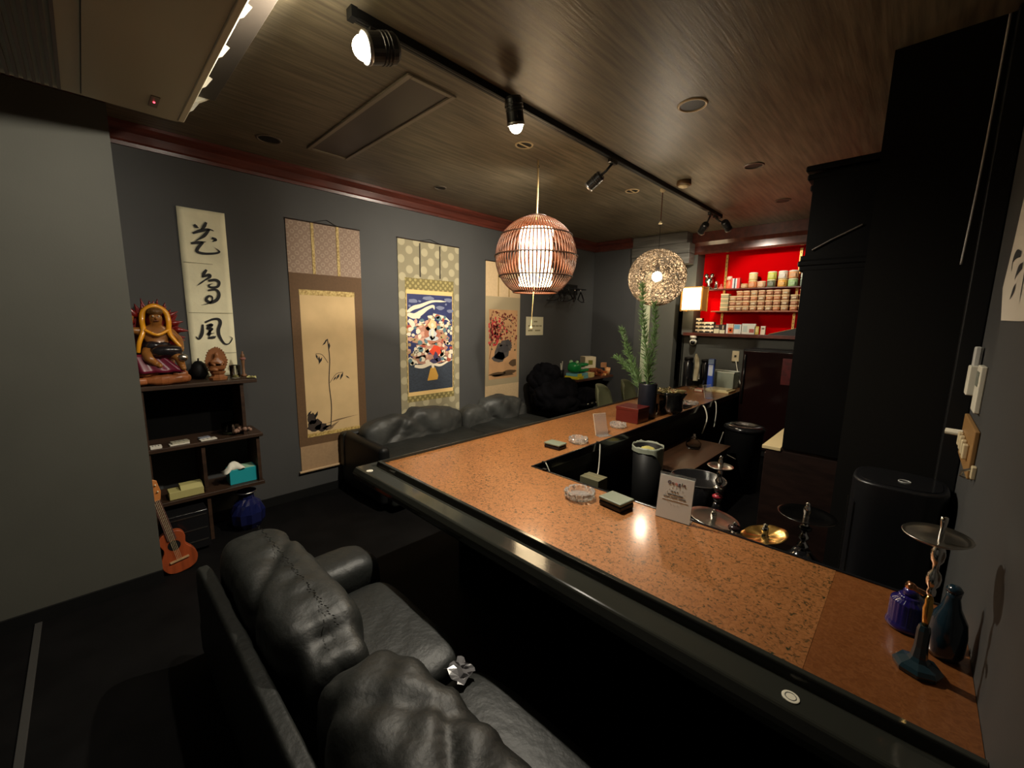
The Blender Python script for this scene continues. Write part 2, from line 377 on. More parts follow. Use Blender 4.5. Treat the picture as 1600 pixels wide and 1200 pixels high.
cushion(-3.29, 3.12, .45, .28, .98, .40, 3.4, 34, .02, 47, foldw(-.12, .3)).build('back_cushion', leather2, wsofa, True)
cushion(-3.1, 2.12, .33, .74, 1.10, .20, 5, 20, .008, 51).build('seat_cushion', leather, wsofa, True)
cushion(-3.1, 3.13, .33, .74, .96, .20, 5, 20, .008, 53).build('seat_cushion', leather, wsofa, True)
# crumpled wrapper and a small folded cloth on the seat
def crumple(name, c, r, m, lab, cat, seed, flat=.35):
    mb = MB(); random.seed(seed); rows = 6
    g = [[Vector((c[0]+(i/rows-.5)*2*r+random.uniform(-.2, .2)*r, c[1]+(j/rows-.5)*1.6*r+random.uniform(-.2, .2)*r, c[2]+.004+random.random()*r*flat)) for j in range(rows+1)] for i in range(rows+1)]
    vs = [p for row in g for p in row]; fs = [(i*(rows+1)+j, (i+1)*(rows+1)+j, (i+1)*(rows+1)+j+1, i*(rows+1)+j+1) for i in range(rows) for j in range(rows)]
    o = mb.add(vs, fs).build(name, m); md = o.modifiers.new('thick', 'SOLIDIFY'); md.thickness = .0015
    return tag(o, lab, cat)
crumple('plastic_wrapper', (-.93, .74, .368), .042, mat('shiny_plastic_film', (.14, .135, .14, 1), .25, spec=.8), 'crumpled shiny plastic wrapper lying on the foreground sofa seat', 'wrapper', 3)
crumple('folded_cloth', (-1.05, .65, .370), .022, mat('grey_cloth', (.10, .085, .085, 1), .8), 'tiny grey crumpled tissue beside the wrapper on the sofa seat', 'tissue', 4, .2)

# ---------------------------------------------------------------- ceiling: track, spots, vents, downlights, air conditioner
TX = -1.625
trk = thing('light_track', (TX, 2.5, ZC), 'long black lighting track running along the ceiling', 'light track')
MB().box(TX-.018, TX+.018, .80, 4.75, ZC-.034, ZC).build('rail', blk, trk, bevel=.002, seg=1)
for dx in (-.007, .007): MB().box(TX+dx-.0025, TX+dx+.0025, .81, 4.74, ZC-.0355, ZC-.034).build('conductor_groove', mat('dark_grey_metal', (.05, .05, .05, 1), .4, .5), trk)
for y in (.80, 4.75): MB().box(TX-.02, TX+.02, y-.012, y+.012, ZC-.038, ZC).build('end_cap', blk, trk)
lens_on = mat('lit_lamp_lens', (1, 1, 1, 1), .5, emit=WHITE, es=60)
lens_off = mat('unlit_lamp_lens', (.06, .06, .06, 1), .2)
def spot_lamp(y, front, d, label, power=0, size=140, r=.036, ln=.12, energy_col=WHITE, body=None, blend=.5, flood=False):
    d = Vector(d).normalized(); front = Vector(front); back = front-d*ln
    t = thing('track_spotlight', (TX, y, ZC-.034), label, 'spotlight', 'spotlights on the ceiling track')
    body = body or mat('black_lamp_metal', (.013, .013, .013, 1), .32, coat=.2)
    MB().box(TX-.015, TX+.015, y-.04, y+.04, ZC-.060, ZC-.034).build('adapter', body, t, bevel=.003, seg=1)
    mid = front-d*ln*.62
    MB().tube([(TX, y, ZC-.055), ((TX*.6+mid.x*.4), (y*.6+mid.y*.4), (ZC-.055)*.5+mid.z*.5), mid], .009, 8).build('swivel_arm', body, t, True)
    M = d.to_track_quat('Z', 'Y').to_matrix()
    prof = [(.0, 0), (r*.8, 0), (r, .012), (r, ln), (r*.93, ln), (r*.90, ln-.022), (0, ln-.022)]
    MB().lathe(prof, 28, back, M=M).build('housing', body, t, bevel=.0)
    MB().lathe([(r*1.02, ln-.012), (r*1.05, ln-.008), (r*1.05, ln+.002), (r*.95, ln+.002), (r*.93, ln-.006)], 28, back, M=M, cap=False).build('rim', mat('lamp_rim_metal', (.35, .34, .32, 1), .35, .8), t, True)
    MB().lathe([(0, ln-.020), (r*.88, ln-.020), (r*.86, ln-.014), (r*.5, ln-.010), (0, ln-.009)], 24, back, M=M).build('lens', lens_on if power else lens_off, t, True)
    for k in range(3):
        MB().lathe([(r*1.0, .028+.014*k), (r*1.06, .030+.014*k), (r*1.06, .034+.014*k), (r*1.0, .036+.014*k)], 24, back, M=M).build('cooling_fin', body, t)
    if power and flood:   # bare bulb standing proud of its cup
        MB().ball(front+d*.004, r*.78, 18, 12).build('bulb', lens_on, t, True)
        l = bpy.data.lights.new('track_spotlight_light', 'SPOT'); l.energy = power; l.color = energy_col; l.shadow_soft_size = .02; l.spot_size = R(size); l.spot_blend = blend
        lo = bpy.data.objects.new('lamp_light', l); COL.objects.link(lo); lo.parent = t; lo.location = front+d*(.004+r*.78+.024)-t.location; lo.rotation_euler = (-d).to_track_quat('Z', 'Y').to_euler()
    elif power:
        l = bpy.data.lights.new('track_spotlight_light', 'SPOT'); l.energy = power; l.color = energy_col; l.spot_size = R(size); l.spot_blend = blend; l.shadow_soft_size = .03
        lo = bpy.data.objects.new('lamp_light', l); COL.objects.link(lo); lo.parent = t
        lo.location = front+d*.006-t.location; lo.rotation_euler = (-d).to_track_quat('Z', 'Y').to_euler()
    return t
spot_lamp(.90, (-1.532, .797, 2.45), (-.20, -.93, -.30), 'brightly lit track spotlight nearest the air conditioner', P_SPOT_A, 162, blend=.9, flood=True, r=.05)
spot_lamp(1.64, (-1.541, 1.585, 2.45), (-.12, .30, -.94), 'brightly lit track spotlight near the rattan pendant', P_SPOT_B, 164, blend=.8, flood=True, r=.042)
spot_lamp(2.62, (-1.80, 2.60, 2.44), (-.84, -.06, -.54), 'black track spotlight turned left toward the hanging scrolls', P_SPOT_C, 124, blend=1)
spot_lamp(4.48, (-1.72, 4.52, 2.42), (-.60, .62, -.52), 'track spotlight aimed left toward the passage lintel', P_SPOT_E, 84, blend=1)
spot_lamp(4.62, (-1.53, 4.76, 2.46), (.18, .72, -.52), 'track spotlight aimed at the red shelf niche', P_SPOT_D, 75)
# slot vent in the ceiling
t = thing('ceiling_vent', (-2.45, 1.3, ZC), 'long narrow framed vent set in the ceiling', 'vent')
MB().box(-3.05, -1.84, 1.175, 1.415, ZC-.004, ZC).build('panel', mat('brown_vent_panel', (.05, .035, .025, 1), .4), t)
vf = mat('vent_frame_paint', (.17, .14, .10, 1), .35)
for (x0, x1, y0, y1) in [(-3.07, -1.82, 1.155, 1.18), (-3.07, -1.82, 1.41, 1.435), (-3.07, -3.045, 1.18, 1.41), (-1.845, -1.82, 1.18, 1.41)]:
    MB().box(x0, x1, y0, y1, ZC-.012, ZC).build('frame_bar', vf, t, bevel=.002, seg=1)
# downlights
ring_m = mat('downlight_ring', s(186, 168, 132), .35)
ringd_m = mat('downlight_ring_dark', (.10, .08, .06, 1), .35)
def downlight(x, y, r, m, label, bar_=False):
    t = thing('recessed_downlight', (x, y, ZC), label, 'downlight', 'recessed downlights in the ceiling')
    MB().lathe([(r*.80, -.001), (r*.84, -.007), (r*.95, -.006), (r, -.001)], 32, (x, y, ZC), cap=False).build('trim_ring', m, t, True)
    MB().lathe([(r*.82, -.0015), (r*.5, -.0012), (0, -.001)], 24, (x, y, ZC)).build('dark_opening', blk, t)
    if bar_: MB().box(x-.006, x+.006, y-r*.8, y+r*.8, ZC-.006, ZC-.002).build('cross_bar', m, t)
downlight(-.98, 2.323, .075, ring_m, 'large unlit recessed downlight with bright rim above inner bar')
downlight(-.985, 3.464, .068, ringd_m, 'middle unlit recessed downlight in the row above the inner bar')
downlight(-1.03, 4.574, .066, ringd_m, 'farthest unlit recessed downlight in the row above inner bar')
downlight(-1.965, 2.10, .060, ring_m, 'pale ringed recessed downlight just below the second lit spotlight', True)
downlight(-1.914, 3.423, .060, ring_m, 'pale ringed recessed downlight between the two pendant cords', True)
downlight(-3.118, .943, .075, ringd_m, 'dark recessed downlight near cornice left of the ceiling vent')
downlight(-3.10, 2.264, .055, ringd_m, 'dark recessed downlight near the cornice right of the ceiling vent')
t = thing('smoke_detector', (-1.485, 3.468, ZC), 'small brown round smoke detector on the ceiling', 'smoke detector')
MB().lathe([(.055, 0), (.056, -.03), (.050, -.035)], 28, (-1.485, 3.468, ZC)).build('body', mat('brown_plastic', s(96, 72, 44), .4), t, True)
MB().lathe([(.043, -.033), (.042, -.042), (.02, -.052), (0, -.054)], 24, (-1.485, 3.468, ZC)).build('sensor_cap', ivory, t, True)
# ceiling suspended air conditioner
ac = thing('air_conditioner', (-1.9, .1, ZC), 'white ceiling mounted air conditioner at upper left', 'air conditioner')
ac_m = mat('air_conditioner_plastic', s(176, 170, 148), .42)
prof = [(-.28, 2.62), (-.28, 2.43), (-.26, 2.395), (.36, 2.390), (.40, 2.392), (.412, 2.40), (.37, 2.45), (.365, 2.53), (.47, 2.545), (.556, 2.548), (.56, 2.62)]
n = len(prof); mb = MB(); mb.add([(-2.60, y, z) for y, z in prof]+[(-1.22, y, z) for y, z in prof], [(i, (i+1) % n, n+(i+1) % n, n+i) for i in range(n)]+[tuple(range(n)), tuple(range(2*n-1, n-1, -1))])
mb.build('body', ac_m, ac, bevel=.004)
MB().prism([(-.28, 2.40), (.40, 2.392), (.42, 2.45), (.555, 2.55), (.555, 2.62), (-.28, 2.62)], lambda a, b, t: (t, a, b), -2.607, -2.587).build('end_cap', ac_m, ac, bevel=.012, seg=3)
MB().box(-2.58, -1.25, .395, .422, 2.388, 2.402).build('lower_lip', mat('air_conditioner_lip_lit', s(222, 214, 186), .3), ac, bevel=.006, seg=3)  # lip coloured paler than the body for the lamplight falling on it
dko = mat('outlet_dark_plastic', s(58, 52, 46), .5)
MB().box(-2.56, -1.23, .371, .382, 2.447, 2.538).build('outlet_flap', dko, ac)
MB().box(-2.58, -1.23, .374, .552, 2.528, 2.5465).build('outlet_roof', dko, ac, bevel=.002, seg=1)
for k in range(5):
    x = -2.50+k*.29
    MB().prism([(.385, 2.455), (.418, 2.404), (.445, 2.424), (.470, 2.462), (.40, 2.49)], lambda a, b, t: (t, a, b), x, x+.006).build('outlet_vane', mat('vane_plastic', s(120, 114, 98), .45), ac)
for k in range(13):
    y = -.245+k*.022
    MB().box(-2.57, -1.25, y, y+.010, 2.382, 2.392).build('grille_slat', mat('grille_brown', s(88, 74, 66), .45), ac)
MB().box(-2.57, -1.25, .083, .086, 2.3885, 2.3905).build('panel_seam', blk, ac)
MB().box(-2.49, -2.37, .285, .315, 2.3875, 2.3905).build('indicator_panel', mat('dim_indicator', s(120, 110, 92), .3), ac)
MB().ball((-2.43, .30, 2.387), .004, 10, 6).build('indicator_led', mat('red_led', (.8, .02, .02, 1), .4, emit=(1, .05, .08), es=6), ac)

# ---------------------------------------------------------------- pendants
rx, ry, rz = -2.066, 2.356, 1.952
pen = thing('rattan_pendant', (rx, ry, rz), 'round rattan slat pendant lamp glowing warm above the counter', 'pendant lamp')
slat_m = mat('brown_rattan', s(84, 42, 22), .42, var=(20, .35), stretch=(1, 1, .3))
RO = .298
def arc_pt(a, r): return Vector((r*math.cos(a), 0, r*math.sin(a)*.985))
prof = [R(-57+ (57+76)*i/18) for i in range(19)]
mb = MB(); vs = []
for a in prof:
    hw = .0064*max(.28, math.cos(a)**.9)
    for (dy, rad) in ((-hw, RO-.0025), (hw, RO-.0025), (hw, RO), (-hw, RO)):
        p = arc_pt(a, rad); vs.append((rx+p.x, ry+dy, rz+p.z))
fs = []
for i in range(len(prof)-1):
    for j in range(4): fs.append((i*4+j, i*4+(j+1) % 4, i*4+4+(j+1) % 4, i*4+4+j))
fs += [(3, 2, 1, 0), tuple(len(prof)*4-4+j for j in range(4))]
NS = 68
sl = mb.add(vs, fs).build('slat', slat_m, pen, True)
for k in range(1, NS): part_copy(sl, pen, 2*PI*k/NS)
ringm = mat('dark_rattan', s(48, 27, 17), .45)
for h in (.155, .008, -.135):
    rr_ = math.sqrt(RO**2-(h/.985)**2)+.003
    MB().tube([(rx+rr_*math.cos(2*PI*k/48), ry+rr_*math.sin(2*PI*k/48), rz+h) for k in range(48)], .0058, 6, True).build('hoop', ringm, pen, True)
rb = RO*math.cos(R(57))
MB().tube([(rx+rb*math.cos(2*PI*k/48), ry+rb*math.sin(2*PI*k/48), rz+RO*math.sin(R(-57))*.985) for k in range(48)], .007, 6, True).build('hoop', slat_m, pen, True)
MB().lathe([(.0, .297), (.07, .292), (.078, .285), (.07, .280), (0, .282)], 28, (rx, ry, rz)).build('top_cap', ringm, pen, True)
MB().lathe([(.122, -.20), (.122, .20)], 32, (rx, ry, rz)).build('paper_shade', mat('glowing_paper_shade', (.9, .85, .75, 1), .8, emit=(1, .74, .42), es=E_RATTAN), pen, True)
MB().tube([(rx, ry, ZC), (rx+.003, ry, 2.45), (rx, ry, 2.22)], .006, 8).build('cord', mat('pale_cord', s(190, 160, 110), .6), pen)
MB().tube([(rx, ry, ZC), (rx, ry, ZC-.03), (rx+.012, ry, ZC-.045), (rx, ry, ZC-.06)], .003, 6).build('ceiling_hook', chrome, pen)
MB().tube([(rx-.03, ry+.02, rz-.2), (rx-.05, ry+.02, 1.45)], .0028, 6).build('pull_cord', mat('ivory_cord', s(226, 210, 160), .6), pen)
MB().lathe([(.003, .02), (.008, .012), (.012, 0), (.010, -.005), (0, -.006)], 14, (rx-.05, ry+.02, 1.44)).build('pull_knob', ivory, pen, True)

mx_, my_, mz_ = -1.695, 3.544, 1.885
pen2 = thing('string_ball_pendant', (mx_, my_, mz_), 'round woven string pendant lamp with a bare glowing bulb', 'pendant lamp')
mb = MB(); random.seed(5); RB = .240
for k in range(900):
    ax = Vector((random.gauss(0, 1), random.gauss(0, 1), random.gauss(0, 1))).normalized()
    u = ax.orthogonal().normalized(); v = ax.cross(u); al = random.uniform(.06, .26); ph = random.uniform(0, 6.28)
    seg = 12; ln = random.uniform(3.0, 6.0)
    pts = []
    for i in range(seg+1):
        q = ph+ln*i/seg; rr2 = RB*(1+random.uniform(-.015, .015)); a2 = al*(1+.25*math.sin(3*q+ph))
        d = ax*math.cos(a2)+(u*math.cos(q)+v*math.sin(q))*math.sin(a2)
        pts.append(Vector((mx_, my_, mz_))+d*rr2)
    mb.tube(pts, .0021, 3, cap=False)
tag(mb.build('string_shell', mat('beige_string', s(116, 100, 80), .75), pen2), kind='stuff')
MB().ball((mx_, my_, mz_+.01), .042, 20, 14).build('bulb', mat('glowing_bulb', (1, 1, 1, 1), .5, emit=(1, .84, .62), es=E_MESH), pen2, True)
MB().lathe([(.016, .045), (.02, .06), (.02, .10), (.008, .12)], 14, (mx_, my_, mz_)).build('socket', blk, pen2)
MB().tube([(mx_, my_, mz_+.11), (mx_, my_, 2.32), (mx_+.005, my_, 2.34)], .0022, 6).build('wire', blk, pen2)
MB().tube([(mx_, my_, 2.33), (mx_, my_, ZC-.02)], .004, 6).build('cord', mat('brown_cord', s(80, 42, 24), .6), pen2)
MB().lathe([(.024, 0), (.022, -.02), (.006, -.03)], 16, (mx_, my_, ZC)).build('ceiling_cup', ivory, pen2, True)
MB().lathe([(.004, .02), (.014, .006), (.018, -.004), (.006, -.008)], 12, (mx_, my_, 2.34)).build('cord_grip', ivory, pen2, True)

ax_, ay_, az_ = -2.07, 5.40, 1.645
an = thing('paper_lantern', (ax_, ay_, az_), 'small glowing wooden paper lantern beside the red shelf', 'lantern')
fw_ = mat('honey_wood', s(190, 130, 50), .45)
for sx in (-.125, .125):
    for sy in (-.09, .09): MB().box(ax_+sx-.008, ax_+sx+.008, ay_+sy-.008, ay_+sy+.008, az_, az_+.30).build('post', fw_, an)
for z in (az_+.005, az_+.285):
    MB().box(ax_-.135, ax_+.135, ay_-.098, ay_-.086, z, z+.012).build('rail', fw_, an)
    for sx in (-.125, .125): MB().box(ax_+sx-.006, ax_+sx+.006, ay_-.09, ay_+.09, z, z+.012).build('rail', fw_, an)
for k in range(11):
    x = ax_-.115+k*.023; MB().box(x-.002, x+.002, ay_-.096, ay_-.09, az_+.015, az_+.288).build('slat', fw_, an)
MB().box(ax_+.119, ax_+.126, ay_-.082, ay_+.082, az_+.014, az_+.285).build('side_board', fw_, an)
MB().box(ax_-.118, ax_+.116, ay_-.083, ay_+.083, az_+.012, az_+.29).build('paper_box', mat('glowing_lantern_paper', (.9, .84, .7, 1), .8, emit=(1, .78, .45), es=E_ANDON), an)
MB().box(ax_-.02, ax_+.02, ay_+.09, 5.55, az_+.26, az_+.28).build('wall_bracket', fw_, an)

# ---------------------------------------------------------------- hanging scrolls on the left wall
W3 = lambda y, z, t: (XW+t, y, z)
ink = mat('black_ink', (.006, .006, .007, 1), .6)
inkg = mat('grey_ink_wash', s(120, 98, 72), .8); inkd = mat('dark_ink_wash', s(52, 42, 36), .8)
def panel(mb, y0, y1, z0, z1, t0, t1): return mb.box(XW+t0, XW+t1, y0, y1, z0, z1)
def blob(cy, cz, ry, rz, n=14, seed=0, rough=.2):
    random.seed(seed); return [(cy+ry*math.cos(2*PI*k/n)*(1+random.uniform(-rough, rough)), cz+rz*math.sin(2*PI*k/n)*(1+random.uniform(-rough, rough))) for k in range(n)]
def flat(mb, poly, t, th=.0004): return mb.prism(poly, W3, t-th, t)
# calligraphy
cs = thing('calligraphy_scroll', (XW, .62, 1.05), 'tall cream paper with four large brushed black characters', 'calligraphy')
mb = MB(); rows, cols_ = 40, 8
vs = []; fs = []
for i in range(rows+1):
    for j in range(cols_+1):
        y = .490+.264*j/cols_; z = 1.075+(2.197-1.075)*i/rows
        vs.append((XW+.006+.004*noise.noise(Vector((y*9, z*7, 3)))-(.002 if i in (10, 20, 30) else 0), y, z))
for i in range(rows):
    for j in range(cols_): fs.append((i*(cols_+1)+j, i*(cols_+1)+j+1, (i+1)*(cols_+1)+j+1, (i+1)*(cols_+1)+j))
o = mb.add(vs, fs).build('paper', paper, cs, True); md = o.modifiers.new('s', 'SOLIDIFY'); md.thickness = .001
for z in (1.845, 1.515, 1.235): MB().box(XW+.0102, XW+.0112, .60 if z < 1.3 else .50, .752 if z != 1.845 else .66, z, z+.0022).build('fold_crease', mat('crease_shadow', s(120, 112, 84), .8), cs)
STR = dict(
 flower=[[(.577, 2.095), (.588, 2.082), (.601, 2.076)], [(.645, 2.12), (.629, 2.088), (.609, 2.067)], [(.565, 2.037), (.607, 2.059), (.657, 2.076), (.685, 2.068)], [(.658, 2.075), (.624, 2.028), (.573, 1.987)], [(.668, 2.022), (.689, 2.013), (.668, 1.996)], [(.55, 1.97), (.592, 1.982), (.635, 1.992)], [(.617, 1.987), (.584, 1.943), (.582, 1.92), (.622, 1.913), (.681, 1.922), (.705, 1.936), (.681, 1.96)]],
 bird=[[(.622, 1.807), (.604, 1.78), (.593, 1.756)], [(.593, 1.756), (.633, 1.773), (.634, 1.758), (.607, 1.736), (.56, 1.696)], [(.625, 1.733), (.667, 1.742), (.687, 1.727), (.675, 1.697), (.637, 1.691), (.627, 1.705), (.653, 1.718)], [(.62, 1.669), (.666, 1.676), (.681, 1.645), (.663, 1.606), (.625, 1.588), (.604, 1.607), (.621, 1.631), (.64, 1.624), (.634, 1.595), (.611, 1.579), (.573, 1.568)]],
 wind=[[(.571, 1.437), (.563, 1.38), (.542, 1.338), (.525, 1.358)], [(.585, 1.451), (.632, 1.473), (.665, 1.473), (.673, 1.448), (.658, 1.399), (.662, 1.354), (.685, 1.304), (.713, 1.301), (.736, 1.338), (.716, 1.355)], [(.592, 1.428), (.622, 1.435), (.598, 1.41), (.623, 1.406), (.593, 1.371), (.636, 1.379)], [(.594, 1.344), (.627, 1.348), (.64, 1.357)], [(.61, 1.401), (.6, 1.352)]],
 moon=[[(.614, 1.177), (.64, 1.194), (.664, 1.177), (.667, 1.122), (.652, 1.081), (.638, 1.098)], [(.616, 1.143), (.649, 1.146)], [(.616, 1.175), (.607, 1.11), (.594, 1.079)]])
for nm, L in STR.items():
    mb = MB()
    for q in L: ribbon(mb, q, .0165, W3, .0118)
    mb.build('brushed_character', ink, cs)
# scroll one: ink plant
def cord(t, y0, ym, y1, z, zt):
    MB().tube([(XW+.008, y0, z), (XW+.006, ym, zt), (XW+.008, y1, z)], .0022, 6).build('hanging_cord', blk, t)
s1 = thing('hanging_scroll', (XW, 1.435, .22), 'brown mounted hanging scroll with a sparse ink plant painting', 'hanging scroll', 'hanging scrolls on the left wall')
sc_pink = dots('mauve_wave_brocade', s(150, 128, 112), s(172, 152, 134), 22, .33, ring=True)
panel(MB(), 1.142, 1.728, 1.84, 2.236, .004, .007).build('upper_brocade', sc_pink, s1)
panel(MB(), 1.142, 1.728, .436, 1.84, .004, .0068).build('brown_mount', mat('brown_silk', s(100, 74, 48), .75, var=(60, .12)), s1)
panel(MB(), 1.147, 1.728, .228, .436, .004, .007).build('lower_brocade', mat('tan_silk', s(164, 134, 100), .75, var=(50, .1)), s1)
gold_b = mat('gold_brocade', s(206, 180, 112), .6, var=(70, .5), col2=s(150, 120, 60))
for y in (1.335, 1.535): panel(MB(), y-.011, y+.011, 1.84, 2.236, .008, .0105).build('hanging_strip', gold_b, s1)
panel(MB(), 1.21, 1.658, .508, 1.712, .007, .0085).build('painting_paper', mat('buff_paper', s(210, 180, 132), .8, var=(5, .12)), s1)
panel(MB(), 1.208, 1.660, 1.672, 1.714, .0086, .0094).build('gold_band', gold_b, s1)
panel(MB(), 1.208, 1.660, .505, .535, .0086, .0094).build('gold_band', gold_b, s1)
MB().tube([(XW+.016, 1.128, .222), (XW+.016, 1.742, .222)], .011, 12).build('roller', mat('roller_wood', s(176, 148, 112), .5), s1)
MB().tube([(XW+.008, 1.14, 2.238), (XW+.008, 1.73, 2.238)], .005, 8).build('top_rod', darkwood, s1)
cord(s1, 1.335, 1.455, 1.535, 2.238, 2.275)
T1 = .0092
mb = MB()
for (y, z, ry_, rz_, sd) in [(1.27, .60, .06, .055, 1), (1.325, .575, .05, .035, 2), (1.25, .66, .035, .05, 3), (1.38, .565, .045, .022, 4)]: flat(mb, blob(y, z, ry_, rz_, 16, sd), T1)
mb.build('ink_rock', inkd, s1)
mb = MB(); flat(mb, [(1.36, .60), (1.46, .625), (1.56, .632), (1.655, .637), (1.56, .626), (1.45, .61)], T1); flat(mb, [(1.36, .56), (1.48, .61), (1.40, .545)], T1+.0003); mb.build('ink_shore', inkg, s1)
mb = MB()   # a plain bamboo culm with drooping leaf sprays
for q, wd in [([(1.40, .56), (1.415, .75), (1.405, .95), (1.42, 1.15), (1.41, 1.32)], .008), ([(1.412, .95), (1.47, 1.02), (1.53, 1.03)], .004), ([(1.405, 1.12), (1.36, 1.19), (1.31, 1.2)], .004)]: ribbon(mb, q, wd, W3, T1+.0005, taper=False)
mb.build('ink_culm', inkd, s1)
mb = MB(); random.seed(8)
for (y, z) in [(1.53, 1.03), (1.50, 1.02), (1.47, 1.0), (1.55, 1.0), (1.31, 1.2), (1.335, 1.18), (1.36, 1.17), (1.41, 1.32), (1.40, 1.30), (1.425, 1.29), (1.28, .70), (1.30, .72), (1.25, .73)]:
    a = random.uniform(-2.4, -.7); l = random.uniform(.04, .075); dy, dz = math.cos(a)*l, math.sin(a)*l; nx, nz = -dz*.13, dy*.13
    flat(mb, [(y, z), (y+dy*.4+nx, z+dz*.4+nz), (y+dy, z+dz), (y+dy*.4-nx, z+dz*.4-nz)], T1+.0007)
mb.build('ink_leaves', ink, s1)
# scroll two: crowded temple painting
s2 = thing('hanging_scroll', (XW, 2.45, .57), 'grey brocade hanging scroll with a crowded blue and red figure painting', 'hanging scroll', 'hanging scrolls on the left wall')
panel(MB(), 2.09, 2.808, .40, 2.235, .004, .007).build('grey_brocade', dots('grey_dot_brocade', s(140, 132, 106), s(172, 162, 132), 8.6, .30), s2)
gb = dots('olive_gold_brocade', s(120, 108, 66), s(164, 150, 96), 24, .30)
panel(MB(), 2.16, 2.735, .675, 1.885, .0072, .0085).build('inner_brocade', gb, s2)
panel(MB(), 2.17, 2.72, .735, 1.775, .0086, .0094).build('cream_border', mat('cream_silk', s(226, 190, 126), .7), s2)
for y in (2.33, 2.565): panel(MB(), y-.006, y+.006, 1.90, 2.215, .009, .0115).build('hanging_strip', mat('dark_strip', s(44, 36, 28), .7), s2)
panel(MB(), 2.176, 2.714, .775, 1.735, .0096, .0104).build('painted_sky', mat('deep_blue_paint', s(48, 56, 104), .7, var=(8, .3)), s2)
panel(MB(), 2.176, 2.714, .775, 1.10, .0105, .0109).build('painted_sea', mat('slate_sea_paint', s(58, 66, 78), .7, var=(40, .35), stretch=(1, 1, 4)), s2)
MB().tube([(XW+.008, 2.085, 2.236), (XW+.008, 2.812, 2.236)], .005, 8).build('top_rod', darkwood, s2)
cord(s2, 2.33, 2.45, 2.565, 2.238, 2.268)
def F(u, v): return (2.176+.538*u, .775+.96*v)
def many(lst, t, nm, m):
    mb = MB()
    for k, (u, v, ru, rv) in enumerate(lst): y, z = F(u, v); flat(mb, blob(y, z, ru*.538, rv*.96, 10, k+len(lst), .22), t)
    tag(mb.build(nm, m, s2), kind='stuff')
P = lambda n, r, g, b: mat('scroll_'+n, s(r, g, b), .75)
many([(.12, .93, .1, .022), (.45, .965, .13, .02), (.9, .955, .1, .02), (.72, .87, .1, .02), (.95, .84, .08, .02), (.05, .88, .03, .012), (.26, .93, .03, .01), (.85, .91, .025, .01), (.98, .74, .03, .012)], .0112, 'painted_mist', P('mist', 118, 124, 150))
wp = P('white', 226, 214, 190)
mb = MB()
for q, wd in [([(0, .815), (.12, .86), (.28, .885), (.5, .93), (.66, .94), (.86, .938)], .020), ([(0, .80), (.15, .78), (.3, .82), (.42, .86), (.55, .885), (.58, .85)], .028), ([(.55, .80), (.7, .775), (.85, .76), (.95, .72)], .022), ([(.02, .74), (.1, .70), (.06, .64), (.0, .62)], .03), ([(.13, .27), (.3, .26), (.5, .285), (.7, .26), (.9, .30), (1.0, .31)], .02), ([(.02, .36), (.06, .33), (.16, .31), (.2, .29)], .024)]:
    ribbon(mb, [F(*p) for p in q], wd*1.6, W3, .0116, n=6)
tag(mb.build('painted_clouds', wp, s2), kind='stuff')
random.seed(21); A = []; B_ = []; Cc = []; D_ = []; G_ = []
for k in range(150):
    v = random.uniform(.30, .78); half = .5 if v < .66 else .5-(v-.66)*1.6
    u = .5+random.uniform(-half, half)
    e = (u, v, random.uniform(.025, .06), random.uniform(.012, .028)); random.choice([A, B_, Cc, D_, D_, G_]).append(e)
many([(.5, .33, .44, .05), (.25, .38, .2, .04), (.75, .38, .22, .04), (.5, .45, .4, .06), (.5, .55, .42, .07), (.5, .65, .38, .06)], .0114, 'painted_crowd_ground', P('rose', 176, 128, 108))
many(A, .0120, 'painted_robes', P('brick', 166, 78, 60)); many(B_, .0123, 'painted_robes', P('pink', 206, 158, 136)); many(Cc, .0126, 'painted_robes', P('tan', 176, 150, 108))
many(D_, .0129, 'painted_figures', wp); many(G_, .0132, 'painted_robes', P('teal', 92, 122, 128))
many([(.52, .60, .17, .10), (.52, .68, .13, .07)], .0135, 'painted_aureole', P('aureole', 170, 108, 84))
many([(.53, .695, .095, .052)], .0138, 'painted_halo', P('halo', 222, 192, 140))
many([(.53, .60, .085, .06), (.53, .55, .15, .025)], .0141, 'painted_central_figure', P('pale_blue', 190, 196, 196))
many([(.53, .69, .035, .022), (.53, .61, .03, .05)], .0144, 'painted_central_figure', wp)
many([(.60, .42, .13, .055)], .0138, 'painted_red_cloth', P('vermilion', 208, 66, 36))
many([(.60, .36, .05, .05), (.56, .31, .10, .025), (.66, .32, .06, .025)], .0142, 'painted_dark_figure', P('indigo', 62, 56, 86))
mb = MB(); flat(mb, [F(.40, .105), F(.63, .108), F(.65, .15), F(.58, .24), F(.52, .255), F(.47, .23)], .0142); mb.build('painted_gold_robe', P('gold', 196, 150, 66), s2)
many([(.53, .26, .03, .025)], .0145, 'painted_head', wp)
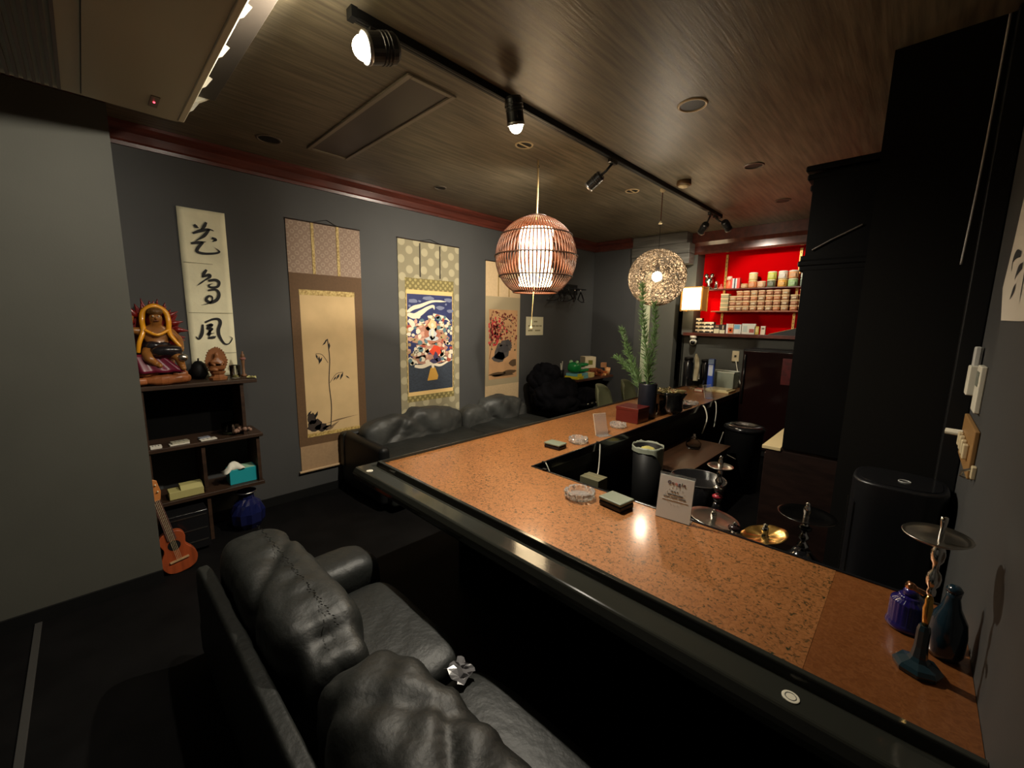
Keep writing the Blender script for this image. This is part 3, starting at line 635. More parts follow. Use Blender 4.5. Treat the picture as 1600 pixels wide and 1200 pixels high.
# scroll three: red branch and garden rock
s3 = thing('hanging_scroll', (XW, 3.475, .55), 'pale hanging scroll with red blossoms above a dark rock', 'hanging scroll', 'hanging scrolls on the left wall')
pale = mat('pale_beige_silk', s(206, 178, 138), .75, var=(40, .08))
panel(MB(), 3.188, 3.755, .40, 2.15, .004, .007).build('beige_mount', pale, s3)
panel(MB(), 3.19, 3.753, .731, 1.766, .0072, .0082).build('grey_mount', mat('grey_beige_silk', s(166, 150, 118), .75), s3)
for y in (3.385, 3.56): panel(MB(), y-.007, y+.007, 1.77, 2.15, .008, .0105).build('hanging_strip', mat('olive_strip', s(150, 122, 70), .7), s3)
panel(MB(), 3.242, 3.712, .803, 1.618, .0084, .0092).build('painting_paper', mat('aged_paper', s(198, 152, 106), .8, var=(6, .2)), s3)
MB().tube([(XW+.008, 3.18, 2.152), (XW+.008, 3.765, 2.152)], .005, 8).build('top_rod', darkwood, s3)
random.seed(3)
def G3(u, v): return (3.242+.47*u, .803+.815*v)
def many3(lst, t, nm, m, sd=0):
    mb = MB()
    for k, (u, v, ru, rv) in enumerate(lst): y, z = G3(u, v); flat(mb, blob(y, z, ru*.47, rv*.815, 8, k+sd, .3), t)
    tag(mb.build(nm, m, s3), kind='stuff')
redm = P('crimson', 196, 52, 58)
many3([(min(.97, abs(random.gauss(.22, .16))), min(.9, max(.5, random.gauss(.68, .10))), random.uniform(.015, .04), random.uniform(.012, .025)) for k in range(120)], .0098, 'painted_blossoms', redm)
many3([(random.uniform(.02, .98), random.uniform(.55, .98), random.uniform(.012, .035), random.uniform(.008, .02)) for k in range(110)], .0101, 'painted_leaves', P('maroon_leaf', 120, 52, 40), 7)
many3([(random.uniform(.02, .98), random.uniform(.35, .95), random.uniform(.012, .03), random.uniform(.008, .016)) for k in range(60)], .0103, 'painted_leaves', P('green_leaf', 84, 78, 52), 9)
mb = MB()
for q, wd in [([(.02, .3), (.1, .5), (.2, .7), (.42, .82), (.7, .9)], .007), ([(.2, .7), (.5, .72), (.8, .68)], .005), ([(.1, .5), (.06, .8), (.1, .97)], .005)]: ribbon(mb, [G3(*p) for p in q], wd, W3, .0100, taper=False)
mb.build('painted_branch', inkd, s3)
many3([(.45, .40, .30, .13), (.62, .48, .22, .09), (.34, .31, .2, .08)], .0106, 'painted_rock', P('rock', 78, 72, 68), 3)
many3([(.5, .43, .18, .06), (.66, .52, .10, .05)], .0109, 'painted_rock', P('rock_dark', 64, 60, 60), 5)
many3([(.3, .07, .3, .03), (.75, .09, .25, .03), (.85, .22, .14, .06), (.5, .05, .45, .02)], .0106, 'painted_ground', P('umber', 84, 64, 42), 11)
# note on the wall
nt_ = thing('wall_note', (XW, 4.04, 1.31), 'small square white paper note on the wall below the rattan lamp', 'note')
panel(MB(), 3.875, 4.208, 1.312, 1.545, .002, .004).build('sheet', mat('note_paper', s(206, 198, 164), .8), nt_)
ngrey = mat('note_print', s(140, 132, 100), .8)
for (y0, y1, z) in [(4.02, 4.09, 1.485), (3.915, 3.975, 1.43), (3.99, 4.05, 1.43), (4.06, 4.12, 1.43), (4.13, 4.18, 1.43), (3.915, 4.0, 1.372), (4.05, 4.15, 1.372)]: panel(MB(), y0, y1, z-.009, z+.009, .004, .0045).build('printed_line', ngrey, nt_)

# ---------------------------------------------------------------- right wall things
XR = .18; WR = lambda y, z, t: (XR-t, y, z)
rp_ = thing('calligraphy_sheet', (XR, 1.8, 1.52), 'white paper sheet with brushed strokes on the right wall', 'calligraphy')
mb = MB(); mb.prism([(1.30, 1.515), (1.64, 1.517), (1.966, 1.522), (2.07, 1.626), (2.016, 1.757), (1.975, 1.90), (1.97, 2.1), (1.30, 2.1)], WR, .002, .004); mb.build('paper', mat('white_calligraphy_paper', s(214, 206, 190), .8, bump=(8, .3, .01)), rp_)
mb = MB()
for q in [[(1.812, 1.70), (1.90, 1.71), (1.947, 1.697), (1.938, 1.666)], [(1.745, 1.663), (1.81, 1.657), (1.841, 1.636)], [(1.80, 1.613), (1.83, 1.60), (1.859, 1.581)], [(1.74, 1.80), (1.70, 1.70), (1.68, 1.56)], [(1.9, 1.85), (1.80, 1.80), (1.70, 1.76)]]: ribbon(mb, q, .022, WR, .0048)
mb.build('brushed_character', ink, rp_)
rc = thing('remote_control', (XR, 2.30, 1.25), 'white remote control in a wall holder', 'remote control')
MB().box(XR-.030, XR, 2.26, 2.33, 1.25, 1.36).build('holder', white_pl, rc, bevel=.005)
MB().box(XR-.024, XR-.006, 2.27, 2.32, 1.28, 1.43).build('handset', mat('grey_white_plastic', s(196, 194, 186), .4), rc, bevel=.005)
th = thing('thermostat', (XR, 2.13, 1.22), 'slim white wall thermostat nearest the viewer beside the remote', 'thermostat')
MB().box(XR-.016, XR, 2.08, 2.19, 1.21, 1.37).build('body', white_pl, th, bevel=.004)
MB().box(XR-.0175, XR-.015, 2.10, 2.17, 1.30, 1.35).build('display', mat('grey_display', s(120, 124, 112), .3), th)
sw = thing('switch_plate', (XR, 2.15, 1.03), 'brown wooden plate with small white light switches', 'light switch')
MB().prism([(1.96, 1.01), (2.36, 1.01), (2.36, 1.17), (1.96, 1.17)], WR, 0, .014).build('plate', mat('brown_switch_plate', s(150, 112, 66), .5), sw, bevel=.004)
for k in range(4):
    y = 2.04+k*.075; MB().box(XR-.028, XR-.014, y-.016, y+.016, 1.06, 1.11).build('switch', ivory, sw, bevel=.004)
MB().tube([(XR-.014, 2.30, 1.10), (XR-.06, 2.31, 1.10)], .012, 10).build('plug', white_pl, sw)
hk = thing('wall_hook', (XR, 1.90, 1.05), 'tiny pale hook below the brown switch plate', 'hook')
MB().box(XR-.012, XR, 1.885, 1.915, 1.03, 1.07).build('base', ivory, hk, bevel=.003)
MB().tube([(XR-.012, 1.90, 1.06), (XR-.03, 1.90, 1.05), (XR-.032, 1.90, 1.035), (XR-.02, 1.90, 1.03)], .004, 8).build('hook_arm', steel, hk)
tag(MB().tube(spline([(.10, 2.4, 2.60), (.098, 2.4, 2.3), (.094, 2.4, 2.02), (.086, 2.4, 1.74)]), .0035, 8).build('hanging_cable', mat('pale_cable', (.42, .40, .37, 1), .4), None, True), 'thin pale cable hanging down the dark jamb at right', 'cable')

# ---------------------------------------------------------------- back bar furniture
lc = thing('low_cabinet', (-.3, 3.6, 0), 'dark red low cabinet with pale top behind the bar', 'cabinet')
MB().box(-.52, -.06, 2.53, 4.7, .04, .83).build('body', darkwood, lc)
MB().box(-.447, -.06, 2.535, 4.7, .83, .849).build('top_frame', darkwood, lc)
MB().box(-.54, -.452, 2.525, 4.7, .83, .85).build('top', mat('pale_worktop', s(196, 176, 132), .5), lc, bevel=.003)
for k in range(3):
    d_ = MB().box(-.533, -.52, 2.56+k*.71, 3.24+k*.71, .10, .80).build('door', darkwood, lc, bevel=.004)
    MB().tube([(-.545, 3.18+k*.71, .42), (-.545, 3.18+k*.71, .52)], .006, 8).build('handle', steel, d_)
MB().box(-.49, -.08, 2.56, 4.68, 0, .04).build('plinth', blk, lc)
hu = thing('tall_cupboard', (-.25, 3.6, .85), 'tall black moulded cupboard standing on the low cabinet', 'cupboard')
MB().box(-.448, -.07, 2.525, 4.6, .852, 2.22).build('body', blackwood, hu)
for (z, o_) in ((1.76, .03), (1.785, .045), (1.81, .03), (2.14, .02), (2.19, .045), (2.23, .06)):
    MB().box(-.448-o_*.6, -.06, 2.53-o_*.2, 4.6, z, z+.028).build('moulding', blackwood, hu, bevel=.008, seg=3)
for k in range(3): MB().box(-.455, -.448, 2.70+k*.63, 3.29+k*.63, .90, 1.74).build('door', blackwood, hu, bevel=.004)
tag(MB().tube([(-.42, 2.52, 1.86), (-.35, 2.52, 1.90), (-.24, 2.52, 1.955)], .004, 8).build('glint_rod', steel), 'thin slanted rod standing in for a glint on the black cupboard side', 'rod')  # tube added to imitate a slanted glint on the cupboard side
fr = thing('refrigerator', (-1.0, 5.35, 0), 'black glass fronted refrigerator below the red shelf', 'refrigerator')
MB().box(-1.40, -.62, 5.20, 5.58, .02, 1.22).build('body', blk, fr, bevel=.01)
MB().box(-1.385, -.635, 5.17, 5.20, .10, 1.20).build('door', mat('dark_glass_door', (.012, .004, .004, 1), .12), fr, bevel=.006)
MB().tube([(-1.36, 5.155, .6), (-1.36, 5.155, 1.16)], .010, 10).build('handle', blkgl, fr, True)
MB().box(-1.0, -.90, 5.162, 5.17, .86, 1.14).build('red_poster_strip', mat('dark_red_print', (.11, .008, .008, 1), .35, var=(25, .5)), fr)
pu = thing('air_purifier', (.0, 2.25, 0), 'black upright air purifier with ring button on top', 'air purifier')
def oval(hx, hy, cx, cy, n=36, e=3.2): return [(cx+hx*math.copysign(abs(math.cos(2*PI*k/n))**(2/e), math.cos(2*PI*k/n)), cy+hy*math.copysign(abs(math.sin(2*PI*k/n))**(2/e), math.sin(2*PI*k/n))) for k in range(n)]
MB().prism(oval(.145, .14, .015, 2.27), XYZ, .0, .88).build('body', mat('black_purifier_plastic', (.006, .006, .007, 1), .35), pu, bevel=.012, seg=3)
MB().prism(oval(.125, .12, .015, 2.27), XYZ, .88, .8825).build('top_panel', blkgl, pu)
MB().tube([(.03+.018*math.cos(2*PI*k/28), 2.24+.018*math.sin(2*PI*k/28), .884) for k in range(28)], .002, 6, True).build('ring_button', mat('pale_ring', s(170, 170, 165), .3), pu, True)
MB().box(-.131, -.1295, 2.15, 2.16, .3, .8).build('edge_trim', steel, pu)
# brown ledge inside the bar
lg = thing('inner_ledge', (-1.2, 3.6, 0), 'dark brown low ledge inside the bar under the long counter', 'ledge')
MB().box(-1.425, -1.07, 2.86, 3.80, .02, .42).build('body', darkwood, lg)
MB().box(-1.425, -1.05, 2.84, 3.82, .42, .45).build('top', mat('brown_ledge_wood', (.055, .026, .013, 1), .35, var=(6, .4), stretch=(4, .5, 1)), lg, bevel=.004)
lf = thing('work_bench', (-.5, 1.9, 0), 'low dark work bench inside the bar behind the copper counter', 'bench')
MB().box(-1.38, -.12, 1.63, 2.25, .40, .43).build('top', blackwood, lf, bevel=.004)
for (x, y) in [(-1.35, 1.66), (-.16, 1.66), (-1.35, 2.21), (-.16, 2.21)]: MB().box(x-.02, x+.02, y-.02, y+.02, 0, .40).build('leg', blackwood, lf)

# ---------------------------------------------------------------- red niche: shelves and stock
def shelf(z, x0, x1, y0, y1, th, lab, m=redwood):
    return tag(MB().box(x0, x1, y0, y1, z-th, z).build('shelf_board', m, bevel=.003), lab, 'shelf')
shelf(1.375, -2.22, -.3, 5.50, 5.79, .04, 'thick lowest red wood shelf board of the niche')
shelf(1.655, -1.93, -.3, 5.60, 5.79, .015, 'thin middle shelf board of the red niche carrying tubs', mat('pale_edge_wood', s(150, 84, 56), .4))
shelf(1.925, -2.11, -.3, 5.60, 5.79, .015, 'thin top shelf board of the red niche carrying jars')
for k, x in enumerate((-1.845, -1.06)):
    t = thing('shelf_standard', (x, 5.785, 1.38), ('left', 'right')[k]+' slotted brass shelf standard on the red niche back', 'shelf standard', 'brass shelf standards')
    MB().box(x-.013, x+.013, 5.775, 5.789, 1.376, 2.36).build('channel', mat('pale_brass', s(206, 158, 84), .4, .4), t)
    for q in range(20): MB().box(x-.003, x+.003, 5.7735, 5.7752, 1.41+q*.047, 1.425+q*.047).build('slot', blk, t)
PX = lambda p: -1.911+(p-1113)*.00682
lidm = mat('cream_lid', s(214, 184, 140), .45)
tubms = [mat('tub_'+str(k), s(*c), .4) for k, c in enumerate([(178, 128, 92), (166, 112, 84), (190, 148, 108), (158, 124, 96), (186, 120, 80)])]
lblm = [mat('tub_label_'+str(k), s(*c), .6) for k, c in enumerate([(206, 186, 152), (196, 150, 116), (184, 170, 140)])]
protos = {}
def tub(x, y, z, k, lab):
    key = k % 5
    if key not in protos:
        t = thing('storage_tub', (x, y, z), lab, 'tub', 'lidded tubs on the middle shelf')
        MB().lathe([(.029, 0), (.036, .004), (.037, .044)], 18, (x, y, z), rf=lambda q, zz: 1/max(abs(math.cos(q)), abs(math.sin(q)))**.55).build('cup', tubms[key], t, True)
        MB().lathe([(.040, .044), (.041, .048), (.041, .056), (.038, .059), (0, .059)], 18, (x, y, z), rf=lambda q, zz: 1/max(abs(math.cos(q)), abs(math.sin(q)))**.55).build('lid', lidm, t)
        MB().box(x-.020, x+.020, y-.0415, y-.0395, z+.016, z+.032).build('label_sticker', lblm[key % 3], t)
        protos[key] = t
    else: t = dup(protos[key], (x, y, z), None, lab)
cols = [1144.7, 1155.5, 1166.5, 1178.5, 1190.5, 1202.5, 1214, 1226, 1239, 1251]
random.seed(2); kk = 0
for ci, p in enumerate(cols):
    nrow = 4 if ci in (1, 2, 3, 4, 5, 6, 7, 9) else 3
    for r_ in range(nrow):
        pos = 'at the bottom' if r_ == 0 else ('on top' if r_ == nrow-1 else ORD[r_]+' from bottom')
        tub(PX(p), 5.665, 1.656+r_*.060, kk, 'cream lidded tub %s of the %s tub stack from left' % (pos, ORD[ci])); kk += random.choice((1, 2, 3))
for r_ in range(4):
    t = thing('flat_carton', (PX(1132), 5.66, 1.656+r_*.053), 'pale flat carton, %s of the stack beside the left brass standard' % ('lowest', 'second lowest', 'second highest', 'topmost')[r_], 'carton', 'flat cartons on the middle shelf')
    x = PX(1132); z = 1.656+r_*.053
    MB().box(x-.045, x+.042, 5.62, 5.71, z, z+.036).build('box', mat('grey_green_carton', s(150, 140, 104), .6), t)
    MB().box(x-.047, x+.044, 5.618, 5.712, z+.036, z+.050).build('lid', lidm, t)
def bottle(x, y, z, prof, m, capm, name, lab, cat, n=18):
    t = thing(name, (x, y, z), lab, cat)
    body, capp = prof
    MB().lathe(body, n, (x, y, z)).build('body', m, t, True); MB().lathe(capp, n, (x, y, z)).build('lid', capm, t, True)
    return t
def can(x, z, k, c1, c2, lab, r=.047, h=.09):
    t = thing('round_tin', (x, 5.66, z), lab, 'tin', 'round tins on the top shelf')
    MB().lathe([(r*.94, 0), (r, .006), (r, h*.80), (r*.96, h*.82)], 22, (x, 5.66, z)).build('can', mat('tin_%d' % k, s(*c1), .4), t, True)
    MB().lathe([(r*1.02, h*.80), (r*1.02, h*.92), (r*.8, h*.99), (0, h)], 22, (x, 5.66, z)).build('lid', mat('tin_lid_%d' % k, s(*c2), .4), t, True)
    MB().box(x-.026, x+.026, 5.66-r-.001, 5.66-r+.012, z+h*.2, z+h*.6).build('label_sticker', mat('tin_label_%d' % k, s(*[min(255, int(c*.75+40)) for c in c1]), .6), t)
Z1 = 1.926
can(PX(1161), Z1, 0, (196, 150, 100), (206, 170, 120), 'small short tan tin right of the red and grey book on the top shelf', .038, .055)
can(PX(1174), Z1, 1, (206, 130, 80), (220, 196, 140), 'tan tin under the cream lidded tin, left stack on top shelf'); can(PX(1174), Z1+.091, 2, (216, 190, 130), (236, 226, 190), 'cream lidded tin topping the left tin stack on top shelf')
can(PX(1188), Z1, 3, (206, 160, 120), (226, 196, 160), 'lone pinkish tin between the tin stacks on the top shelf', .045, .075)
can(PX(1203), Z1, 4, (96, 100, 76), (206, 200, 150), 'dark green tin beneath the lime yellow tin on top shelf'); can(PX(1203), Z1+.091, 5, (196, 196, 84), (224, 218, 176), 'lime yellow tin stacked on the dark green tin')
can(PX(1219), Z1, 6, (222, 160, 72), (224, 190, 130), 'orange tin beneath the white and navy tin'); can(PX(1219), Z1+.091, 7, (216, 206, 190), (232, 226, 210), 'white and navy tin stacked on the orange tin')
can(PX(1234), Z1, 8, (150, 180, 120), (206, 210, 170), 'mint green tin beneath the orange and white tin'); can(PX(1234), Z1+.091, 9, (210, 150, 100), (230, 220, 200), 'orange and white tin stacked on the mint green tin')
can(PX(1251), Z1, 10, (120, 128, 116), (180, 190, 170), 'grey tin at the right end of the top shelf'); can(PX(1251), Z1+.091, 11, (190, 190, 176), (230, 228, 214), 'white tin stacked on the grey tin at the right end')
bk = thing('picture_box', (PX(1147), 5.66, Z1), 'red and grey printed box on the top shelf', 'box')
MB().box(PX(1139), PX(1154), 5.63, 5.69, Z1, Z1+.125).build('box', mat('red_card', s(214, 70, 60), .5), bk)
MB().box(PX(1142), PX(1145), 5.6285, 5.63, Z1+.004, Z1+.12).build('printed_panel', mat('grey_card', s(196, 196, 196), .5), bk); MB().box(PX(1147), PX(1149.5), 5.6285, 5.63, Z1+.004, Z1+.12).build('printed_panel', mat('grey_card', None), bk)
MB().box(PX(1145), PX(1147), 5.6285, 5.63, Z1+.0, Z1+.122).build('printed_stripe', mat('navy_card', s(40, 44, 60), .5), bk)
bottle(PX(1135.5), 5.66, Z1, ([(.030, 0), (.034, .01), (.032, .06), (.022, .09), (.018, .105)], [(.030, .105), (.032, .13), (.026, .15), (0, .152)]), mat('orange_plastic', s(232, 110, 70), .4), mat('pale_pink_cap', s(230, 190, 170), .4), 'squeeze_bottle', 'orange bottle with pale cap beside the left brass standard', 'bottle')
bottle(PX(1122), 5.66, Z1, ([(.036, 0), (.034, .01), (.012, .04), (.01, .045)], [(.014, .045), (.010, .06), (0, .066)]), mat('dusty_pink', s(190, 96, 80), .5), mat('dusty_pink', None), 'pink_stopper', 'small dusty pink cone left of the brass standard', 'ornament')
bottle(PX(1113), 5.66, Z1, ([(.034, 0), (.032, .014), (.018, .03), (.02, .07), (.016, .08)], [(.018, .08), (.014, .10), (0, .105)]), chrome, chrome, 'steel_stand', 'small chrome stand left of the pink cone on the top shelf', 'stand')
t = thing('chrome_figurine', (PX(1100), 5.66, Z1), 'chrome ornament at the left end of the top shelf', 'ornament')
x = PX(1100)
MB().lathe([(.05, 0), (.05, .02), (.02, .04), (.018, .07), (.045, .09), (.05, .12), (.03, .15), (0, .15)], 20, (x, 5.66, Z1)).build('body', steel, t, True)
for sg in (-1, 1): MB().ball((x+sg*.035, 5.655, Z1+.175), .028, 14, 10).build('knob', chrome, t, True)
# lowest shelf
Z3 = 1.376
bw_w = mat('white_label_card', s(222, 208, 180), .6); bw_b = mat('black_card', (.012, .012, .012, 1), .5)
for ci, (p, nr) in enumerate([(1090.5, 4), (1101.5, 3), (1112.5, 3)]):
    for r_ in range(nr):
        x = PX(p); z = Z3+r_*.047
        t = thing('small_black_box', (x, 5.64, z), 'small black box with white band, %s, in the %s stack on lowest shelf' % (('lowest', 'second up', 'third up', 'topmost')[r_] if nr == 4 else ('lowest', 'middle', 'topmost')[r_], ('left', 'middle', 'right')[ci]), 'box', 'small black and white boxes')
        MB().box(x-.035, x+.035, 5.60, 5.68, z, z+.046).build('carton', bw_b, t)
        MB().box(x-.036, x+.036, 5.5985, 5.60, z+.022, z+.044).build('white_band', bw_w, t); MB().box(x-.008, x+.010, 5.5985, 5.60, z+.010, z+.022).build('white_tab', bw_w, t)
def pack(p0, p1, h, c, lab, extra=None, d=.04):
    t = thing('product_box', ((PX(p0)+PX(p1))/2, 5.62, Z3), lab, 'box', 'printed boxes on the lowest shelf')
    MB().box(PX(p0), PX(p1), 5.60, 5.60+d, Z3, Z3+h).build('carton', mat('carton_%d' % p0, s(*c), .55), t)
    for k, (a, b, z0, z1, cc) in enumerate(extra or []): MB().box(PX(p0)+(PX(p1)-PX(p0))*a, PX(p0)+(PX(p1)-PX(p0))*b, 5.5985, 5.60, Z3+h*z0, Z3+h*z1).build('printed_panel', mat('print_%d_%d' % (p0, k), s(*cc), .55), t)
pack(1119, 1128, .105, (60, 50, 46), 'dark box with pale lower half beside the small black boxes', [(0, 1, 0, .5, (196, 190, 160)), (.3, .9, .7, .9, (150, 110, 90))])
pack(1129, 1138, .11, (40, 32, 30), 'black box with pale lower third, second printed box on lowest shelf', [(0, 1, 0, .38, (206, 200, 170)), (.5, .7, .45, .9, (190, 170, 140))])
pack(1140, 1152, .12, (222, 186, 150), 'white box with a large orange circle on the lowest shelf', [(.3, .95, .1, .6, (206, 90, 44)), (.5, .75, .25, .45, (90, 40, 24)), (.0, .25, 0, 1, (214, 210, 206))])
pack(1153, 1165, .115, (214, 212, 204), 'white and pale blue box in the middle of the lowest shelf', [(.05, .8, .5, .95, (120, 170, 196)), (.1, .7, .1, .4, (226, 222, 210))])
pack(1166, 1188, .125, (220, 216, 200), 'widest white printed box on the lowest shelf', [(.1, .4, .2, .8, (190, 200, 190)), (.55, .9, .15, .5, (176, 90, 80))])
pack(1186.5, 1193, .095, (206, 180, 90), 'small yellow box in front of the wide white box', [(.2, .8, .3, .8, (226, 206, 140))], .03)
pack(1196, 1203, .10, (216, 200, 176), 'narrow cream box at the right of the printed boxes', [(.2, .8, .6, .8, (120, 90, 70))])
t = thing('menu_folder', (-1.08, 5.62, Z3), 'dark open menu folder leaning at the right of lowest shelf', 'folder')
MB().prism([(-1.25, Z3), (-1.22, Z3+.01), (-.93, Z3+.09), (-.90, Z3+.06), (-.90, Z3)], lambda a, b, t_: (a, t_, b), 5.52, 5.70).build('cover', bw_b, t)
MB().prism([(-1.24, Z3+.006), (-.95, Z3+.088), (-.95, Z3+.094), (-1.24, Z3+.012)], lambda a, b, t_: (a, t_, b), 5.518, 5.69).build('page_edges', mat('brown_page_edge', s(150, 108, 66), .6), t)
# camera and socket on the shelf wall
t = thing('security_camera', (-2.09, 5.55, 1.24), 'small white dome camera under the lowest shelf', 'camera')
MB().lathe([(.045, .085), (.04, .05), (.02, .045)], 20, (-2.09, 5.53, 1.25)).build('mount', white_pl, t, True)
MB().ball((-2.09, 5.53, 1.255), .044, 20, 14).build('ball', white_pl, t, True)
MB().lathe([(.026, .0), (.026, .022), (0, .026)], 18, (-2.083, 5.502, 1.252), M=Vector((.25, -1, -.15)).normalized().to_track_quat('Z', 'Y').to_matrix()).build('lens', blkgl, t, True)
t = thing('wall_socket', (-1.585, 5.6, 1.05), 'ivory wall socket with a plugged white cable above counter end', 'socket')
MB().box(-1.625, -1.545, 5.585, 5.6, 1.035, 1.165).build('plate', ivory, t, bevel=.004); MB().box(-1.597, -1.573, 5.581, 5.586, 1.09, 1.115).build('outlet', blk, t)
MB().tube(spline([(-1.57, 5.57, 1.05), (-1.55, 5.55, .98), (-1.50, 5.52, .82), (-1.45, 5.50, .72), (-1.40, 5.45, .60), (-1.38, 5.44, .35)]), .006, 8).build('cable', white_pl, t, True)

# ---------------------------------------------------------------- things on the counter
def ashtray(x, y, r, h, lab, rot=0):
    t = thing('glass_ashtray', (x, y, HC), lab, 'ashtray', 'cut glass ashtrays on the counter')
    nn = 64
    fac = lambda q, z: 1+.035*math.cos(16*q+(PI if z > h*.55 else 0))
    zf = lambda q, rad, z: (-.008*max(0, math.cos(4*q))**6 if z > h*.9 else 0)
    MB().lathe([(0, .0005), (r*.80, .0005), (r*.90, .006), (r, h*.6), (r*.97, h), (r*.80, h), (r*.66, .014), (0, .012)], nn, (x, y, HC), rf=fac, zf=zf).build('bowl', crystal, t)
    random.seed(int(x*100)); mb = MB()
    for k in range(8):
        q = 2*PI*k/8+.2; p = Vector((x+r*.965*math.cos(q), y+r*.965*math.sin(q), HC+h*.5)); M = Matrix.Rotation(q, 3, 'Z')
        mb.add([p+M@Vector(v) for v in [(.004, 0, -h*.28), (.002, -.011, 0), (.0, 0, h*.28), (.002, .011, 0), (.008, 0, 0)]], [(0, 1, 4), (1, 2, 4), (2, 3, 4), (3, 0, 4)])
    mb.build('cut_facets', crystal, t)
    return t
ashtray(-1.00, 1.475, .068, .036, 'cut glass ashtray on the front counter left of the tin')
ashtray(-1.50, 2.17, .062, .036, 'cut glass ashtray beside the acrylic card stand')
ashtray(-1.53, 2.72, .06, .034, 'dim cut glass ashtray in front of the red box')
ashtray(-1.50, 4.02, .075, .03, 'cut glass ashtray at the far end near the dark pot')
def tin(x, y, sx, sy, h, rz_, lab):
    t = thing('flat_tin_box', (x, y, HC), lab, 'box', 'flat tin boxes on the counter')
    M = Matrix.Translation((x, y, HC))@Matrix.Rotation(rz_, 4, 'Z')
    MB().box(-sx/2, sx/2, -sy/2, sy/2, .0005, h*.62, M).build('base', mat('dark_tin', (.014, .013, .016, 1), .35), t, bevel=.008, seg=3)
    MB().box(-sx/2-.001, sx/2+.001, -sy/2-.001, sy/2+.001, h*.64, h, M).build('lid', mat('grey_green_tin', s(112, 118, 100), .4), t, bevel=.006, seg=3)
tin(-.84, 1.515, .115, .095, .040, -.12, 'square grey lidded tin on the front counter near the standing card')
tin(-1.535, 1.975, .115, .085, .034, .05, 'square grey green tin on the counter corner beside ashtray')
# standing review card
t = thing('review_card', (-.62, 1.545, HC), 'upright white review card in an acrylic holder on front counter', 'sign')
cardM = Matrix.Translation((-.615, 1.56, HC+.003))@Matrix.Rotation(.10, 4, 'Z')@Matrix.Rotation(R(-10), 4, 'X')
MB().box(-.066, .066, -.0022, -.0006, .0, .172, cardM).build('card', mat('white_card', s(244, 244, 236), .6), t)
MB().box(-.068, .068, -.0004, .0026, .0, .182, cardM).build('acrylic_back', acryl, t)
MB().box(-.066, .066, .0, .065, .0003, .0028, Matrix.Translation((-.615, 1.56, HC))@Matrix.Rotation(.10, 4, 'Z')).build('acrylic_foot', acryl, t)
gM = lambda x, z: cardM@Matrix.Translation((x, -.0026, z))@Matrix.Rotation(R(90), 4, 'X')
gx = -.035
for ch, c, adv in [('G', (60, 70, 110), .0162), ('o', (110, 56, 58), .0128), ('o', (226, 120, 118), .0128), ('g', (60, 70, 110), .0128), ('l', (50, 80, 60), .0066), ('e', (110, 56, 58), .0128)]:
    text(ch, .0195, mat('logo_%s_%d' % (ch, c[0]), s(*c), .6), 'logo_letter', t, gM(gx, .146), 'LEFT'); gx += adv
pg = mat('card_print', s(92, 92, 90), .6); pgl = mat('card_print_light', s(205, 205, 200), .6)
cring = MB(); pts = [(.036*math.cos(PI*k/16*2), .096+.036*math.sin(PI*k/16*2)) for k in range(33)]
for k in range(0, 17): cring.box(pts[k][0]-.0012, pts[k][0]+.0012, -.0028, -.0024, pts[k][1]-.0012, pts[k][1]+.0012, cardM)
cring.build('printed_arc', pgl, t)
for (x0, x1, z, hh, m_) in [(-.018, -.010, .113, .0035, pg), (-.006, .0, .113, .0035, pg), (.005, .010, .113, .0035, pg), (-.030, -.012, .100, .004, pg), (-.010, .010, .100, .004, pg), (.012, .030, .100, .004, pg), (-.044, -.020, .089, .003, pg), (-.016, .010, .089, .003, pg), (.014, .042, .089, .003, pg), (-.050, .050, .078, .0009, pgl)]:
    MB().box(x0, x1, -.0029, -.0023, z-hh/2, z+hh/2, cardM).build('printed_line', m_, t)
def stand(x, y, rz_, lab, h=.15, w_=.10):
    t = thing('acrylic_stand', (x, y, HC), lab, 'card stand', 'clear acrylic card stands')
    M = Matrix.Translation((x, y, HC+.002))@Matrix.Rotation(rz_, 4, 'Z'); M2 = M@Matrix.Rotation(R(-18), 4, 'X')
    MB().box(-w_/2, w_/2, 0, .003, 0, h, M2).build('plate', acryl, t, bevel=.0008, seg=1)
    MB().box(-w_/2, w_/2, -.05, .003, -.0018, .001, M).build('foot', acryl, t)
    MB().box(-w_/2, w_/2, -.0005, .0035, h-.002, h, M2).build('top_edge', mat('bright_acrylic_edge', s(210, 200, 180), .3), t)
    MB().box(-w_/2-.0005, -w_/2+.001, -.0005, .0035, 0, h, M2).build('side_edge', mat('bright_acrylic_edge', None), t)
stand(-1.49, 2.44, R(65), 'clear acrylic card stand behind the ashtray on the long counter')
stand(-1.50, 4.52, R(60), 'clear acrylic card stand at the far end of the counter', .14)
# small charging clips with cables on the inner edge
def cable(pts, lab, r=.0032, m=white_pl):
    t = thing('charging_cable', pts[0], lab, 'cable', 'charging cables at the inner counter edge')
    MB().tube(spline(pts), r, 8).build('wire', m, t, True)
    p = Vector(pts[0]); MB().box(p.x-.012, p.x+.012, p.y-.008, p.y+.008, HC-.003+.004, HC+.012).build('clip', blk, t, bevel=.002)
cable([(-1.395, 1.70, .727), (-1.375, 1.70, .715), (-1.34, 1.71, .62), (-1.33, 1.72, .46)], 'thin pale cable hanging at the inner counter corner')
cable([(-1.32, 1.615, .727), (-1.31, 1.635, .715), (-1.30, 1.65, .60), (-1.31, 1.66, .46)], 'short dark cable clipped on the front inner edge', m=blk)
cable([(-1.40, 2.25, .727), (-1.385, 2.25, .70), (-1.37, 2.22, .55), (-1.36, 2.16, .46)], 'pale cable hanging inside below the second ashtray', .004)
